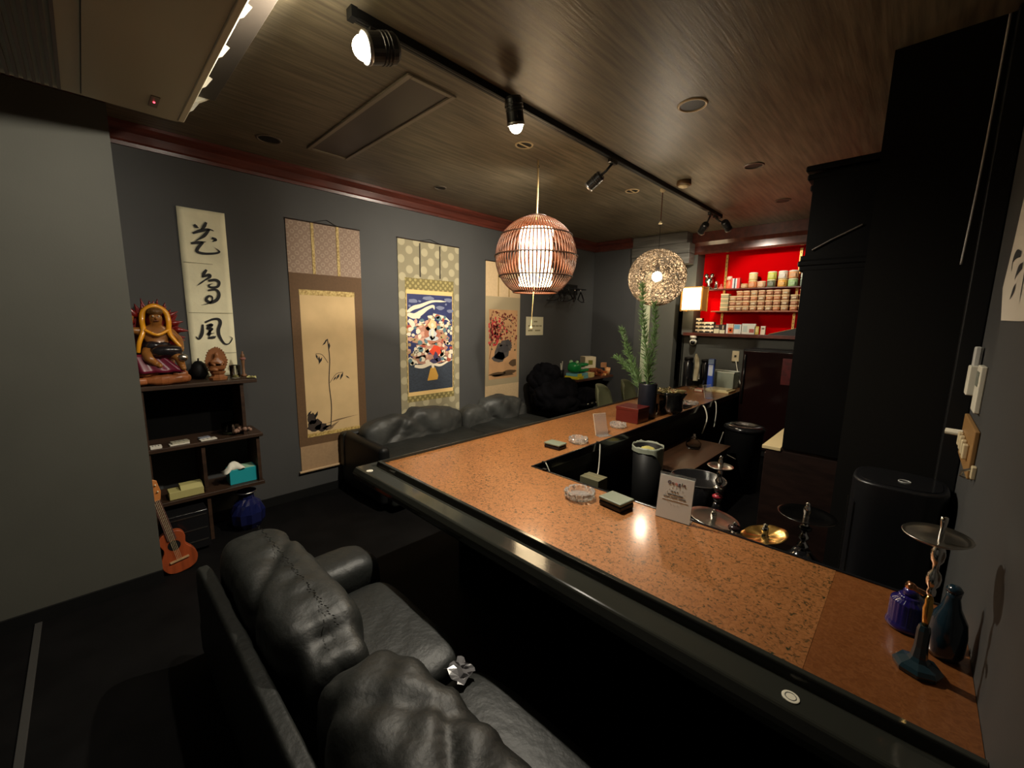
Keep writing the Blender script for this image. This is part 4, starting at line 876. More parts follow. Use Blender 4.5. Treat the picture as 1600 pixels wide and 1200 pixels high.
cable([(-1.40, 4.05, .727), (-1.37, 4.05, .70), (-1.34, 4.04, .60), (-1.36, 4.0, .46)], 'white cable looping under the counter near far ashtray', .006)
cable([(-1.40, 4.38, .727), (-1.38, 4.38, .70), (-1.37, 4.38, .60), (-1.375, 4.37, .46)], 'straight white cable hanging under the counter near the far card stand', .005)
# red box, vase with greenery, dark pot
t = thing('red_box', (-1.53, 3.0, HC), 'dark red square box beside the black vase', 'box')
MB().box(-1.655, -1.465, 2.90, 3.08, HC+.0005, HC+.115).build('body', mat('dark_red_box', s(82, 22, 18), .35, coat=.3), t, bevel=.004)
MB().box(-1.658, -1.462, 2.897, 3.083, HC+.095, HC+.120).build('lid', mat('dark_red_box', None), t, bevel=.004)
VX, VY = -1.545, 3.20
t = thing('black_vase', (VX, VY, HC), 'tall black cylindrical vase holding green branches', 'vase')
MB().lathe([(0, .001), (.070, .001), (.074, .01), (.074, .275), (.072, .283), (.066, .283), (.064, .27), (.064, .03), (0, .03)], 36, (VX, VY, HC)).build('body', mat('black_vase_glaze', (.006, .007, .012, 1), .4), t, True)
MB().tube([(VX+.0705*math.cos(2*PI*k/36), VY+.0705*math.sin(2*PI*k/36), HC+.283) for k in range(36)], .0035, 6, True).build('rim', blkgl, t, True)
needle = mat('green_needles', s(84, 110, 62), .5); stemm = mat('green_stem', s(70, 84, 48), .6)
random.seed(9)
def branch(path, lab, nn, ln):
    t = thing('needle_branch', path[0], lab, 'branch', 'green branches in the black vase')
    pts = spline(path, 10); k = len(pts)
    MB().tube(pts, [.006*(1-.75*i/k) for i in range(k)], 6).build('stem', stemm, t, True)
    mb = MB()
    for i in range(nn):
        u = .22+.78*i/nn; p = pts[min(k-1, int(u*(k-1)))]; d = (pts[min(k-1, int(u*(k-1))+1)]-pts[max(0, int(u*(k-1))-1)]).normalized()
        q = Vector((random.gauss(0, 1), random.gauss(0, 1), random.gauss(0, .6))).normalized(); dr = (q*.8+d*.9).normalized()
        l = ln*random.uniform(.6, 1.2)*(1.1-.5*u); e = p+dr*l; sd = dr.orthogonal().normalized()*.003; mid = p+dr*l*.5; sd2 = dr.cross(sd).normalized()*.003
        o_ = len(mb.v); mb.v += [tuple(v) for v in (p, mid+sd, mid-sd, e, mid+sd2, mid-sd2)]; mb.f += [(o_, o_+1, o_+3, o_+2), (o_, o_+4, o_+3, o_+5)]
    tag(mb.build('needles', needle, t), kind='stuff')
bz = HC+.10
branch([(VX+.01, VY, bz), (VX-.03, VY+.02, 1.15), (VX-.10, VY+.05, 1.5), (VX-.16, VY+.10, 1.82)], 'tallest needle branch leaning left from the black vase', 420, .085)
branch([(VX, VY+.01, bz), (VX-.02, VY+.05, 1.1), (VX-.02, VY+.10, 1.40), (VX-.05, VY+.12, 1.66)], 'middle upright needle branch in the black vase', 330, .085)
branch([(VX-.02, VY, bz), (VX-.10, VY+.0, 1.05), (VX-.22, VY+.04, 1.24), (VX-.30, VY+.06, 1.44)], 'left spreading needle branch in the black vase', 300, .08)
branch([(VX-.01, VY-.02, bz), (VX-.11, VY-.0, 1.03), (VX-.23, VY+.02, 1.13), (VX-.33, VY+.03, 1.20)], 'low drooping needle branch at the left of the vase', 260, .075)
PXX, PYY = -1.485, 3.50
t = thing('craggy_pot', (PXX, PYY, HC), 'dark glossy craggy pot with uneven rim beside the vase', 'pot')
def crag(q, z): return 1+.12*noise.noise(Vector((math.cos(q)*2.2, math.sin(q)*2.2, z*14)))+.06*noise.noise(Vector((math.cos(q)*6, math.sin(q)*6, z*30)))
MB().lathe([(0, .001), (.085, .001), (.105, .03), (.110, .08), (.108, .13), (.118, .165), (.126, .185), (.10, .188), (.085, .15), (0, .14)], 44, (PXX, PYY, HC), rf=crag, zf=lambda q, r_, z: (.016*noise.noise(Vector((math.cos(q)*3, math.sin(q)*3, 1))) if z > .15 else 0)).build('body', mat('dark_marbled_glaze', (.010, .010, .009, 1), .16, var=(14, .9), col2=(.004, .004, .004, 1), coat=.5, bump=(22, .5, .01)), t, True)
MB().lathe([(.112, .186), (.120, .196), (.105, .202), (.07, .195), (.03, .20), (0, .196)], 44, (PXX, PYY, HC), rf=crag, zf=lambda q, r_, z: .022*noise.noise(Vector((math.cos(q)*3*r_*10, math.sin(q)*3*r_*10, 1)))).build('crumpled_foil', mat('olive_foil', s(104, 96, 62), .22, .7, bump=(30, .8, .015)), t)
t = thing('glass_tumbler', (-1.545, 3.335, HC), 'small clear glass between the vase and craggy pot', 'glass')
MB().lathe([(0, .001), (.03, .001), (.036, .02), (.04, .09), (.037, .09), (.033, .02), (0, .012)], 24, (-1.555, 3.345, HC)).build('cup', glass, t, True)
# far end of the counter
t = thing('white_feather_stand', (-1.84, 5.02, HC), 'tall pale curved blade standing in a glass bowl', 'ornament')
MB().lathe([(0, .001), (.06, .001), (.09, .04), (.10, .11), (.095, .112), (.085, .045), (0, .02)], 28, (-1.84, 5.02, HC)).build('glass_bowl', glass, t, True)
mb = MB(); sp = spline([(-1.84, .02), (-1.835, .16), (-1.83, .30), (-1.85, .42)], 8); k = len(sp)
vs = []
for i, p in enumerate(sp):
    w_ = .026*(1 if i < k-5 else max(.3, (k-i)/5))
    for (dx, dy) in ((-w_, -.004), (w_, -.004), (w_, .004), (-w_, .004)): vs.append((p.x+dx, 5.02+dy, HC+p.y))
mb.add(vs, [(i*4+j, i*4+(j+1) % 4, i*4+4+(j+1) % 4, i*4+4+j) for i in range(k-1) for j in range(4)]+[(3, 2, 1, 0), tuple((k-1)*4+j for j in range(4))]).build('blade', mat('pale_blade', s(206, 200, 170), .5), t, True)
MB().lathe([(.03, .005), (.04, .02), (.03, .04), (.0, .04)], 16, (-1.84, 5.02, HC)).build('pebbles', mat('pale_pebbles', s(190, 170, 130), .6), t)
for i, (x, y, h) in enumerate([(-2.0, 5.2, .36), (-1.83, 5.3, .34)]):
    t = thing('black_flask', (x, y, HC), ('tall black flask left of the pale blade', 'tall black flask right of the pale blade')[i], 'flask', 'black flasks at the far counter end')
    MB().lathe([(0, .001), (.058, .001), (.06, .01), (.06, h*.8), (.05, h*.86), (.05, h*.9)], 24, (x, y, HC)).build('body', blkgl, t, True)
    MB().lathe([(.052, h*.9), (.052, h*.98), (.045, h), (0, h)], 24, (x, y, HC)).build('lid', blk, t, True)
t = thing('spray_can', (-1.725, 5.22, HC+.001), 'blue and white upright can at the far counter end', 'can')
MB().box(-1.755, -1.685, 5.16, 5.22, HC+.001, HC+.36).build('body', mat('blue_pack', s(50, 84, 190), .4), t, bevel=.012, seg=3)
MB().box(-1.745, -1.695, 5.158, 5.1605, HC+.16, HC+.29).build('white_label', mat('white_pack', s(206, 216, 230), .5), t); MB().box(-1.752, -1.688, 5.1585, 5.1605, HC+.30, HC+.355).build('label_band', mat('light_blue_pack', s(150, 180, 220), .5), t)
t = thing('drip_kettle', (-1.92, 5.42, HC), 'grey metal kettle standing behind the blue can', 'kettle')
MB().lathe([(0, .001), (.085, .001), (.09, .02), (.085, .10), (.05, .13), (.02, .135), (.015, .16), (0, .162)], 26, (-1.93, 5.45, HC)).build('body', mat('grey_metal', (.22, .2, .17, 1), .35, .7), t, True)
MB().tube(spline([(-1.86, 5.43, HC+.1), (-1.84, 5.41, HC+.17), (-1.88, 5.41, HC+.22), (-1.94, 5.43, HC+.16)]), .008, 8).build('handle', blk, t, True)
t = thing('plastic_bin', (-1.64, 5.40, HC), 'translucent pale plastic container by the shelf wall', 'container')
pb = mat('frosted_plastic', s(196, 204, 186), .35, trans=.55, alpha=1)
x0, x1, y0, y1 = -1.80, -1.50, 5.31, 5.51
for (a, b, c_, d_) in [(x0, x1, y0, y0+.004), (x0, x1, y1-.004, y1), (x0, x0+.004, y0, y1), (x1-.004, x1, y0, y1)]: MB().box(a, b, c_, d_, HC+.002, HC+.20).build('side', pb, t)
MB().box(x0, x1, y0, y1, HC+.001, HC+.005).build('bottom', pb, t); MB().tube([(x0, y0, HC+.20), (x1, y0, HC+.20), (x1, y1, HC+.20), (x0, y1, HC+.20)], .008, 6, True).build('rim', mat('pale_rim', s(206, 208, 190), .4), t)
t = thing('paper_tray', (-1.57, 5.08, HC), 'pale tray of papers at the far end of the counter', 'tray')
MB().box(-1.72, -1.44, 4.96, 5.22, HC+.001, HC+.022).build('tray', mat('cream_tray', s(206, 190, 140), .5), t, bevel=.004)
MB().box(-1.70, -1.47, 4.98, 5.20, HC+.022, HC+.030).build('papers', mat('pale_paper', s(222, 212, 170), .7), t)
t = thing('card_case', (-1.69, 4.80, HC), 'small pink and white case left of the paper tray', 'case')
MB().box(-1.77, -1.68, 4.83, 4.93, HC+.001, HC+.035).build('body', mat('pink_case', s(196, 130, 110), .5), t, bevel=.004); MB().box(-1.765, -1.685, 4.828, 4.832, HC+.01, HC+.03).build('label', white_pl, t)
t = thing('dark_tray', (-1.54, 3.86, HC), 'flat dark tray under the far ashtray side', 'tray')
MB().box(-1.66, -1.44, 3.76, 3.92, HC+.0005, HC+.010).build('base', blk, t, bevel=.003)
MB().box(-1.65, -1.45, 3.77, 3.91, HC+.010, HC+.013).build('mat_insert', fabric, t)

# hookah parts at the right end
def hookah_tray(t, c, r, m, tilt=None, h=.012, ribs=0):
    M = tilt.to_track_quat('Z', 'Y').to_matrix() if tilt else None
    MB().lathe([(0, 0), (r*.4, .001), (r*.8, .004), (r, h), (r*1.01, h+.001), (r*.985, h+.0025), (r*.8, .007), (r*.4, .004), (0, .003)], 40, c, M=M, zf=(lambda q, rad, z: .0015*math.cos(ribs*q)*(rad/r)) if ribs else None).build('tray', m, t, True)
hx, hy = .088, 1.262
t = thing('water_pipe', (hx, hy, HC), 'chrome hookah stem with dish tray on a dark teal foot', 'hookah')
teal = mat('dark_teal_enamel', (.012, .03, .04, 1), .18, coat=.6)
MB().lathe([(0, 0.001), (0.04216, 0.001), (0.04352, 0.01), (0.0374, 0.018), (0.0204, 0.026), (0.01496, 0.034), (0.0119, 0.06), (0.0119, 0.1), (0.00952, 0.112), (0, 0.112)], 8, (hx, hy, HC)).build('foot', teal, t)
MB().lathe([(0.00544, 0.11), (0.0068, 0.13), (0.00884, 0.155), (0.0068, 0.165), (0.00748, 0.175), (0.00476, 0.185)], 20, (hx, hy, HC)).build('brass_neck', brass, t, True)
MB().lathe([(0.00476, 0.185), (0.00816, 0.19), (0.00816, 0.2), (0.00612, 0.205), (0.01156, 0.215), (0.01292, 0.228), (0.01088, 0.24), (0.00544, 0.248), (0.00612, 0.262), (0.01088, 0.272), (0.01258, 0.286), (0.0102, 0.3), (0.00476, 0.308), (0.0051, 0.335), (0.00408, 0.345), (0.00612, 0.36), (0.00612, 0.372), (0, 0.373)], 24, (hx, hy, HC)).build('stem', chrome, t, True)
hookah_tray(t, (hx-.006, hy+.01, HC+.312), .057, steel, Vector((-.04, -.05, 1)))
MB().lathe([(0.0068, 0), (0.00612, 0.02), (0.00884, 0.026), (0.00884, 0.034), (0, 0.035)], 14, (hx-.012, hy-.008, HC+.19), M=Vector((-.8, -.5, .5)).normalized().to_track_quat('Z', 'Y').to_matrix()).build('hose_port', mat('copper_port', (.6, .3, .16, 1), .25, 1), t, True)
t = thing('ribbed_jar', (.066, 1.42, HC), 'deep blue ribbed glass jar beside the hookah stem', 'jar')
bg = mat('cobalt_glass', (.012, .008, .10, 1), .08, coat=.5, spec=.8)
MB().lathe([(0, 0.00086), (0.04, 0.00086), (0.0424, 0.00688), (0.04, 0.01548), (0.0368, 0.01978), (0.0368, 0.07138), (0.0352, 0.07568), (0.0256, 0.08084), (0.024, 0.086), (0.0216, 0.0903), (0, 0.0903)], 96, (.066, 1.43, HC), rf=lambda q, z: 1+(.03*abs(math.cos(12*q)) if .017 < z < .095 else 0)).build('body', bg, t, True)
MB().lathe([(0.016, 0.0903), (0.0168, 0.0989), (0.0128, 0.1084), (0, 0.1101)], 24, (.066, 1.43, HC)).build('stopper', bg, t, True)
t = thing('teal_bottle', (.115, 1.36, HC), 'dark teal round bottle against the right wall', 'bottle')
MB().lathe([(0, 0.0008), (0.02808, 0.0008), (0.03432, 0.016), (0.0351, 0.064), (0.0312, 0.096), (0.01716, 0.128), (0.01248, 0.152), (0.01326, 0.164), (0, 0.1648)], 32, (.132, 1.365, HC)).build('body', mat('dark_teal_glass', (.008, .025, .04, 1), .14, coat=.5), t, True)
MB().lathe([(0.01404, 0.1648), (0.01482, 0.172), (0.00936, 0.18), (0, 0.1808)], 20, (.132, 1.365, HC)).build('stopper', mat('dark_teal_glass', None), t, True)

# hookahs inside the bar on the work bench
WB = .43
def hookah(x, y, ztop, lab, tray_z, tray_r, tray_m, accents, tilt=None, base=None, bulb=True, ribs=0):
    t = thing('hookah', (x, y, WB), lab, 'hookah', 'hookahs standing inside the bar')
    L = ztop-WB
    if base: MB().lathe([(0, .001), (base, .001), (base*1.08, .02), (base*.95, .10), (base*.4, L*.40), (base*.3, L*.45), (0, L*.45)], 28, (x, y, WB)).build('base_vessel', mat('black_base_glass', (.006, .006, .007, 1), .12, coat=.5), t, True)
    else: MB().lathe([(0, .001), (.05, .001), (.05, .01), (.02, .02), (.012, L*.45), (0, L*.45)], 24, (x, y, WB)).build('base_vessel', chrome, t, True)
    pr = [(.010, L*.42)]; z = L*.46
    for k in range(5): pr += [(.010, z), (.020-.002*k, z+L*.025), (.021-.002*k, z+L*.05), (.010, z+L*.085)]; z += L*.10
    pr += [(.007, L*.97), (.009, L*.985), (0, L)]
    MB().lathe(pr, 22, (x, y, WB)).build('stem', chrome, t, True)
    for (zz, m_) in accents: MB().lathe([(.012, -.012), (.0235, -.004), (.0235, .004), (.012, .012)], 22, (x, y, zz)).build('accent_ring', m_, t, True)
    hookah_tray(t, (x, y, tray_z), tray_r, tray_m, tilt, ribs=ribs)
    return t
hookah(-.615, 2.10, .865, 'chrome hookah with small tray standing tallest behind the review card', .80, .058, steel, [(.70, chrome), (.655, mat('red_enamel', (.25, .02, .03, 1), .2))], base=.05)
hookah(-.535, 1.80, .715, 'hookah with wide silver tray right behind the review card', .665, .10, steel, [(.60, chrome)], Vector((.1, .05, 1)), base=.06)
hookah(-.425, 1.70, .735, 'short hookah stem with dark bead between silver and gold trays', .655, .05, chrome, [(.71, mat('dark_bead', (.02, .01, .01, 1), .2))], base=.05)
hookah(-.345, 1.82, .715, 'hookah with tilted ribbed gold tray inside the bar', .655, .085, brass, [(.58, brass)], Vector((-.25, -.1, 1)), base=.05, ribs=7)
hookah(-.235, 1.95, .80, 'black hookah with wide dark rimmed tray beside the air purifier', .735, .10, mat('dark_steel', (.12, .115, .11, 1), .2, 1), [(.69, blkgl)], base=.10)
# waste bin with liner, box, jar, pail, bowl
t = thing('lined_bin', (-1.265, 2.68, 0), 'black bin with a white plastic liner folded over the rim', 'bin')
MB().lathe([(0, .001), (.085, .001), (.10, .64), (.094, .64), (.08, .02), (0, .02)], 30, (-1.265, 2.68, 0)).build('body', blk, t, True)
MB().lathe([(.093, .60), (.10, .645), (.104, .652), (.106, .64), (.1045, .625), (.106, .612)], 40, (-1.265, 2.68, 0), rf=lambda q, z: 1+.06*noise.noise(Vector((math.cos(q)*3, math.sin(q)*3, z*9))), zf=lambda q, r_, z: -.17*max(0, math.sin(q+.9))**2 if z < .618 else .012*noise.noise(Vector((math.cos(q)*4, math.sin(q)*4, 0))), cap=False).build('liner', mat('white_liner_film', s(136, 140, 124), .4), t, True)
MB().ball((-1.265, 2.68, .60), (.06, .06, .04), 12, 8).build('crumpled_paper', mat('yellowed_paper', s(170, 160, 90), .7, bump=(20, 1, .02)), t)
t = thing('cardboard_box', (-1.29, 2.06, WB), 'small grey green cardboard box on the work bench corner', 'box')
MB().box(-1.36, -1.23, 2.0, 2.10, WB+.001, WB+.15).build('carton', mat('dull_green_card', s(96, 92, 68), .7), t, bevel=.003); MB().box(-1.362, -1.228, 2.045, 2.055, WB+.15, WB+.151).build('tape', mat('tape_film', s(120, 112, 80), .4), t)
t = thing('blue_pouch', (-1.25, 1.82, WB), 'dark blue pouch in the inner corner of the bar', 'pouch')
cushion(-1.24, 1.84, WB+.065, .14, .10, .13, 3, 12, .006, 71).build('body', mat('navy_fabric', (.012, .016, .06, 1), .7), t, True)
MB().tube([(-1.30, 1.84, WB+.128), (-1.18, 1.84, WB+.128)], .004, 6).build('zip', blk, t)
t = thing('glass_jar', (-1.25, 3.50, .45), 'small clear glass jar on the brown ledge inside the bar', 'jar')
MB().lathe([(0, .001), (.05, .001), (.06, .02), (.06, .05), (.03, .08), (.03, .09), (.026, .09), (.026, .08), (.055, .048), (.054, .02), (0, .01)], 26, (-1.25, 3.50, .45)).build('body', glass, t, True)
MB().lathe([(.032, .085), (.02, .10), (.008, .11), (.012, .125), (0, .13)], 18, (-1.25, 3.50, .45)).build('stopper', glass, t, True)
t = thing('lidded_pail', (-.80, 4.05, 0), 'black round pail with a domed lid inside the bar', 'pail')
MB().lathe([(0, .001), (.135, .001), (.155, .56), (.160, .565), (.150, .57), (0, .57)], 36, (-1.02, 4.06, 0)).build('body', blk, t, True)
MB().lathe([(.164, .56), (.166, .58), (.150, .60), (.10, .605), (.06, .595), (0, .595)], 36, (-1.02, 4.06, 0)).build('lid', blkgl, t, True)
MB().tube([(-1.19, 4.06, .50), (-1.20, 4.0, .40), (-1.12, 3.92, .34), (-1.02, 3.89, .32)], .005, 6).build('handle', steel, t)
t = thing('black_bowl', (-.98, 2.42, 0), 'black glossy wide basin with bright rim on the floor stand', 'basin')
MB().lathe([(0, .001), (.10, .001), (.12, .40), (.16, .55), (.155, .553), (.11, .42), (0, .40)], 36, (-.87, 2.56, 0)).build('body', blkgl, t, True)
MB().tube([(-.87+.158*math.cos(2*PI*k/36), 2.56+.158*math.sin(2*PI*k/36), .552) for k in range(36)], .004, 6, True).build('rim', mat('dull_rim', (.15, .15, .14, 1), .25, .8), t, True)

# ---------------------------------------------------------------- left corner shelf unit and its things
SF = -3.24
sh = thing('corner_shelf', (-3.38, .5, 0), 'dark wooden stepped shelf unit in the left corner', 'shelf unit')
swm = mat('brown_shelf_wood', (.050, .026, .015, 1), .45, var=(7, .5), stretch=(1, .4, 4))
for (z, y1) in ((1.072, .80), (.685, .81), (.335, .80)): MB().box(XW+.013, SF, .182, y1, z-.025, z).build('board', swm, sh, bevel=.003)
MB().box(XW+.013, SF-.01, .182, .205, 0, 1.047).build('side_panel', swm, sh)
for (y, z0, z1) in ((.455, .36+0, .66), (.70, .685, 1.047), (.46, .0, .31), (.77, .335, .66)): MB().box(XW+.013, SF-.02, y, y+.02, z0, z1).build('divider', swm, sh)
MB().box(XW+.013, XW+.02, .21, .70, .685, 1.047).build('back_panel', blackwood, sh)
ZT = 1.072
def skin_body(name, joints, edges, m, parent, sub=2):
    me = bpy.data.meshes.new(name); off = wl(parent)
    me.from_pydata([tuple(Vector(j[0])-off) for j in joints], edges, [])
    o = bpy.data.objects.new(name, me); COL.objects.link(o); o.parent = parent
    md = o.modifiers.new('skin', 'SKIN'); md.use_smooth_shade = True
    for v, j in zip(me.skin_vertices[0].data, joints): v.radius = (j[1], j[1])
    me.skin_vertices[0].data[0].use_root = True
    sd = o.modifiers.new('sub', 'SUBSURF'); sd.levels = sub; sd.render_levels = sub
    me.materials.append(m); return o
# guardian statue: front faces +x (toward the viewer)
gx_, gy_, gz_ = -3.37, .305, ZT
st = thing('guardian_statue', (gx_, gy_, gz_), 'painted guardian deity statue with red flame halo on a rock', 'statue')
rockm = mat('brown_carved_rock', s(150, 88, 48), .4, var=(12, .4))
for (dx, dy, dz, sx, sy, sz, sd) in [(.01, .01, .030, .20, .27, .062, 1), (.0, .05, .075, .15, .15, .06, 2), (.02, -.06, .072, .15, .12, .055, 3), (.05, .09, .055, .10, .09, .06, 4), (.06, -.10, .03, .10, .08, .05, 5), (-.02, 0, .12, .12, .16, .07, 6)]:
    cushion(gx_+dx, gy_+dy, gz_+dz, sx, sy, sz, 3.2, 7, .022, 80+sd).build('rock', rockm, st)
skinm = mat('bronze_skin', s(136, 88, 40), .34, coat=.3)
dkr = mat('dark_robe', (.012, .010, .012, 1), .25, coat=.4); magr = mat('magenta_cloth', s(96, 16, 40), .35, coat=.2); yel = mat('yellow_sash', s(216, 146, 26), .32, coat=.3)
J = [((gx_, gy_, gz_+.18), .046), ((gx_, gy_, gz_+.25), .044), ((gx_+.005, gy_, gz_+.315), .050), ((gx_+.015, gy_+.002, gz_+.36), .024), ((gx_+.03, gy_+.004, gz_+.395), .036), ((gx_+.03, gy_+.005, gz_+.435), .033),
     ((gx_, gy_-.075, gz_+.325), .026), ((gx_+.02, gy_-.125, gz_+.335), .021), ((gx_+.03, gy_-.115, gz_+.40), .018), ((gx_+.035, gy_-.105, gz_+.425), .020),
     ((gx_, gy_+.07, gz_+.32), .026), ((gx_+.03, gy_+.110, gz_+.27), .020), ((gx_+.07, gy_+.105, gz_+.215), .017), ((gx_+.08, gy_+.10, gz_+.20), .018),
     ((gx_+.05, gy_-.06, gz_+.185), .036), ((gx_+.10, gy_-.055, gz_+.165), .026), ((gx_+.085, gy_-.02, gz_+.13), .019), ((gx_+.115, gy_+.0, gz_+.115), .013),
     ((gx_+.05, gy_+.055, gz_+.185), .036), ((gx_+.10, gy_+.085, gz_+.175), .028), ((gx_+.095, gy_+.10, gz_+.11), .019), ((gx_+.125, gy_+.105, gz_+.09), .013)]
Eg = [(0, 1), (1, 2), (2, 3), (3, 4), (4, 5), (2, 6), (6, 7), (7, 8), (8, 9), (2, 10), (10, 11), (11, 12), (12, 13), (0, 14), (14, 15), (15, 16), (16, 17), (0, 18), (18, 19), (19, 20), (20, 21)]
skin_body('body', J, Eg, skinm, st)
cushion(gx_+.055, gy_+.04, gz_+.20, .13, .17, .085, 2.4, 14, .016, 91).build('dark_robe', dkr, st, True)
cushion(gx_+.01, gy_+.0, gz_+.235, .105, .135, .075, 2.4, 12, .014, 97).build('dark_armour', dkr, st, True)
mb = MB()   # pleated magenta skirt hanging over the rock
rows = []
for i in range(8):
    u = i/7
    rows.append([Vector((gx_+.065+.045*u+.010*math.sin(k*1.9), gy_-.075+(.018+.012*u)*(k-3)*.9+.05*u, gz_+.19-.11*u)) for k in range(9)])
vs = [p_ for r_ in rows for p_ in r_]; o = mb.add(vs, [(i*9+k, i*9+k+1, (i+1)*9+k+1, (i+1)*9+k) for i in range(7) for k in range(8)]).build('hanging_cloth', magr, st, True); o.modifiers.new('s', 'SOLIDIFY').thickness = .006
MB().tube(spline([(gx_+.05, gy_-.095, gz_+.20), (gx_+.055, gy_-.085, gz_+.26), (gx_+.035, gy_-.06, gz_+.33), (gx_+.005, gy_-.058, gz_+.39), (gx_-.005, gy_-.045, gz_+.445), (gx_-.005, gy_+.005, gz_+.478), (gx_-.005, gy_+.055, gz_+.445), (gx_+.005, gy_+.066, gz_+.385), (gx_+.04, gy_+.06, gz_+.32), (gx_+.06, gy_+.08, gz_+.27), (gx_+.07, gy_+.115, gz_+.215)]), [.010+.006*math.sin(PI*k/80) for k in range(81)], 8).build('sash', yel, st, True)
MB().tube(spline([(gx_+.045, gy_-.055, gz_+.335), (gx_+.062, gy_+.0, gz_+.305), (gx_+.045, gy_+.058, gz_+.335)]), .009, 8).build('necklace', yel, st, True)
MB().ball((gx_+.115, gy_+.105, gz_+.165), (.022, .026, .024), 12, 8).build('knee_guard', steel, st, True)
fl = mat('red_flame_lacquer', s(112, 22, 20), .3, coat=.4)
random.seed(31); fp = []; nfl = 17
for k in range(nfl*2+1):
    a = R(-32)+R(244)*k/(nfl*2); rad = .140 if k % 2 == 0 else random.uniform(.168, .195); fp.append((gy_-.01-rad*math.cos(a)*.86, gz_+.31+rad*math.sin(a)*1.12+(.014 if k % 2 else 0)))
MB().prism(fp, lambda a, b, t_: (gx_+t_, a, b), -.070, -.035).build('flame_halo', fl, st, bevel=.008, seg=2)
for k in range(11):
    a = R(-15)+R(210)*k/10; q_ = .088+.012*(k % 2); y0 = gy_-.01-q_*math.cos(a); z0 = gz_+.325+q_*1.1*math.sin(a)
    MB().lathe([(0, 0), (.016, .010), (.019, .026), (.010, .052), (.004, .072), (0, .08)], 8, (gx_-.030, y0, z0), M=Vector((.12, -math.cos(a+.25), math.sin(a+.25))).normalized().to_track_quat('Z', 'Y').to_matrix()).build('flame_tongue', fl, st, True)
hd = MB(); hd.ball((gx_+.063, gy_-.010, gz_+.418), .0042, 8, 6).ball((gx_+.063, gy_+.018, gz_+.418), .0042, 8, 6); hd.build('eyes', white_pl, st, True)
MB().ball((gx_+.067, gy_+.004, gz_+.406), (.007, .007, .009), 8, 6).build('nose', skinm, st, True); MB().box(gx_+.055, gx_+.066, gy_-.008, gy_+.016, gz_+.388, gz_+.3915).build('mouth', mat('dark_lip', s(80, 30, 20), .4), st)
MB().ball((gx_+.018, gy_+.004, gz_+.445), (.040, .040, .026), 14, 8).build('hair', mat('brown_hair', s(92, 62, 26), .45, bump=(60, .8, .01)), st, True)
# small carved wooden buddha
bx, by = -3.35, .60
st2 = thing('wooden_figurine', (bx, by, ZT), 'small carved wooden seated figure with leaf shaped halo', 'figurine')
cw = mat('carved_red_brown_wood', s(150, 96, 58), .4, var=(14, .3))
MB().lathe([(0, .001), (.052, .001), (.054, .016), (.040, .024), (.034, .034), (.044, .048), (.046, .056), (0, .058)], 8, (bx, by, ZT)).build('pedestal', cw, st2)
skin_body('body', [((bx, by, ZT+.085), .036), ((bx, by, ZT+.12), .030), ((bx, by, ZT+.145), .012), ((bx+.004, by, ZT+.165), .018), ((bx+.004, by, ZT+.188), .010), ((bx+.005, by-.035, ZT+.115), .014), ((bx+.03, by-.015, ZT+.095), .010), ((bx+.005, by+.035, ZT+.115), .014), ((bx+.03, by+.015, ZT+.095), .010), ((bx+.02, by-.045, ZT+.072), .018), ((bx+.035, by+.0, ZT+.068), .013), ((bx+.02, by+.045, ZT+.072), .018)],
          [(0, 1), (1, 2), (2, 3), (3, 4), (1, 5), (5, 6), (1, 7), (7, 8), (0, 9), (9, 10), (0, 11)], cw, st2, 1)
hp = [(by+.062*math.sin(2*PI*k/28)*(1 if math.cos(2*PI*k/28) < .2 else .92), ZT+.128+.078*math.cos(2*PI*k/28)*(1.0 if math.cos(2*PI*k/28) < 0 else 1.12)) for k in range(28)]
MB().prism(hp, lambda a, b, t_: (bx+t_, a, b), -.026, -.016).build('halo', cw, st2, bevel=.003)
mb = MB()
for k in range(26):
    a, b = hp[k]; mb.ball((bx-.018, a, b), .0055, 6, 4)
mb.build('halo_beading', cw, st2, True)
t = thing('glass_cup', (-3.37, .715, ZT), 'clear glass cup with pale contents beside the wooden figurine', 'cup')
MB().lathe([(0, .001), (.03, .001), (.033, .09), (.030, .09), (.027, .01), (0, .008)], 24, (-3.36, .70, ZT)).build('cup', glass, t, True)
MB().lathe([(0, .01), (.026, .01), (.027, .055), (0, .06)], 14, (-3.36, .70, ZT)).build('contents', mat('pale_yellow_paper', s(214, 206, 140), .7, bump=(30, 1, .02)), t)
t = thing('slim_figurine', (-3.45, .80, ZT), 'slim brown standing figurine at the right end of the top shelf', 'figurine')
MB().lathe([(0, .001), (.018, .001), (.018, .012), (.009, .02), (.008, .08), (.012, .11), (.007, .125), (.013, .14), (.012, .155), (.004, .165), (.007, .175), (0, .18)], 14, (-3.42, .765, ZT)).build('body', mat('brown_figurine', s(120, 84, 56), .5), t, True)
MB().lathe([(.016, .118), (.020, .128), (.016, .136)], 12, (-3.42, .765, ZT)).build('collar', mat('pinkish_band', s(150, 100, 90), .5), t)
tag(crumple('dried_leaf', (-3.28, .775, ZT), .03, mat('pale_leaf', s(196, 190, 130), .7), 'pale dried leaf lying at the right edge of the top shelf', 'leaf', 12, .5))
t = thing('dark_gourd', (-3.47, .505, ZT), 'dark round gourd behind the wooden figurine', 'gourd')
MB().lathe([(0, .001), (.03, .003), (.048, .03), (.05, .06), (.038, .10), (.018, .12), (0, .125)], 22, (-3.46, .515, ZT)).build('body', blk, t, True); MB().tube([(-3.46, .515, ZT+.12), (-3.455, .515, ZT+.14)], .005, 6).build('stem', darkwood, t)
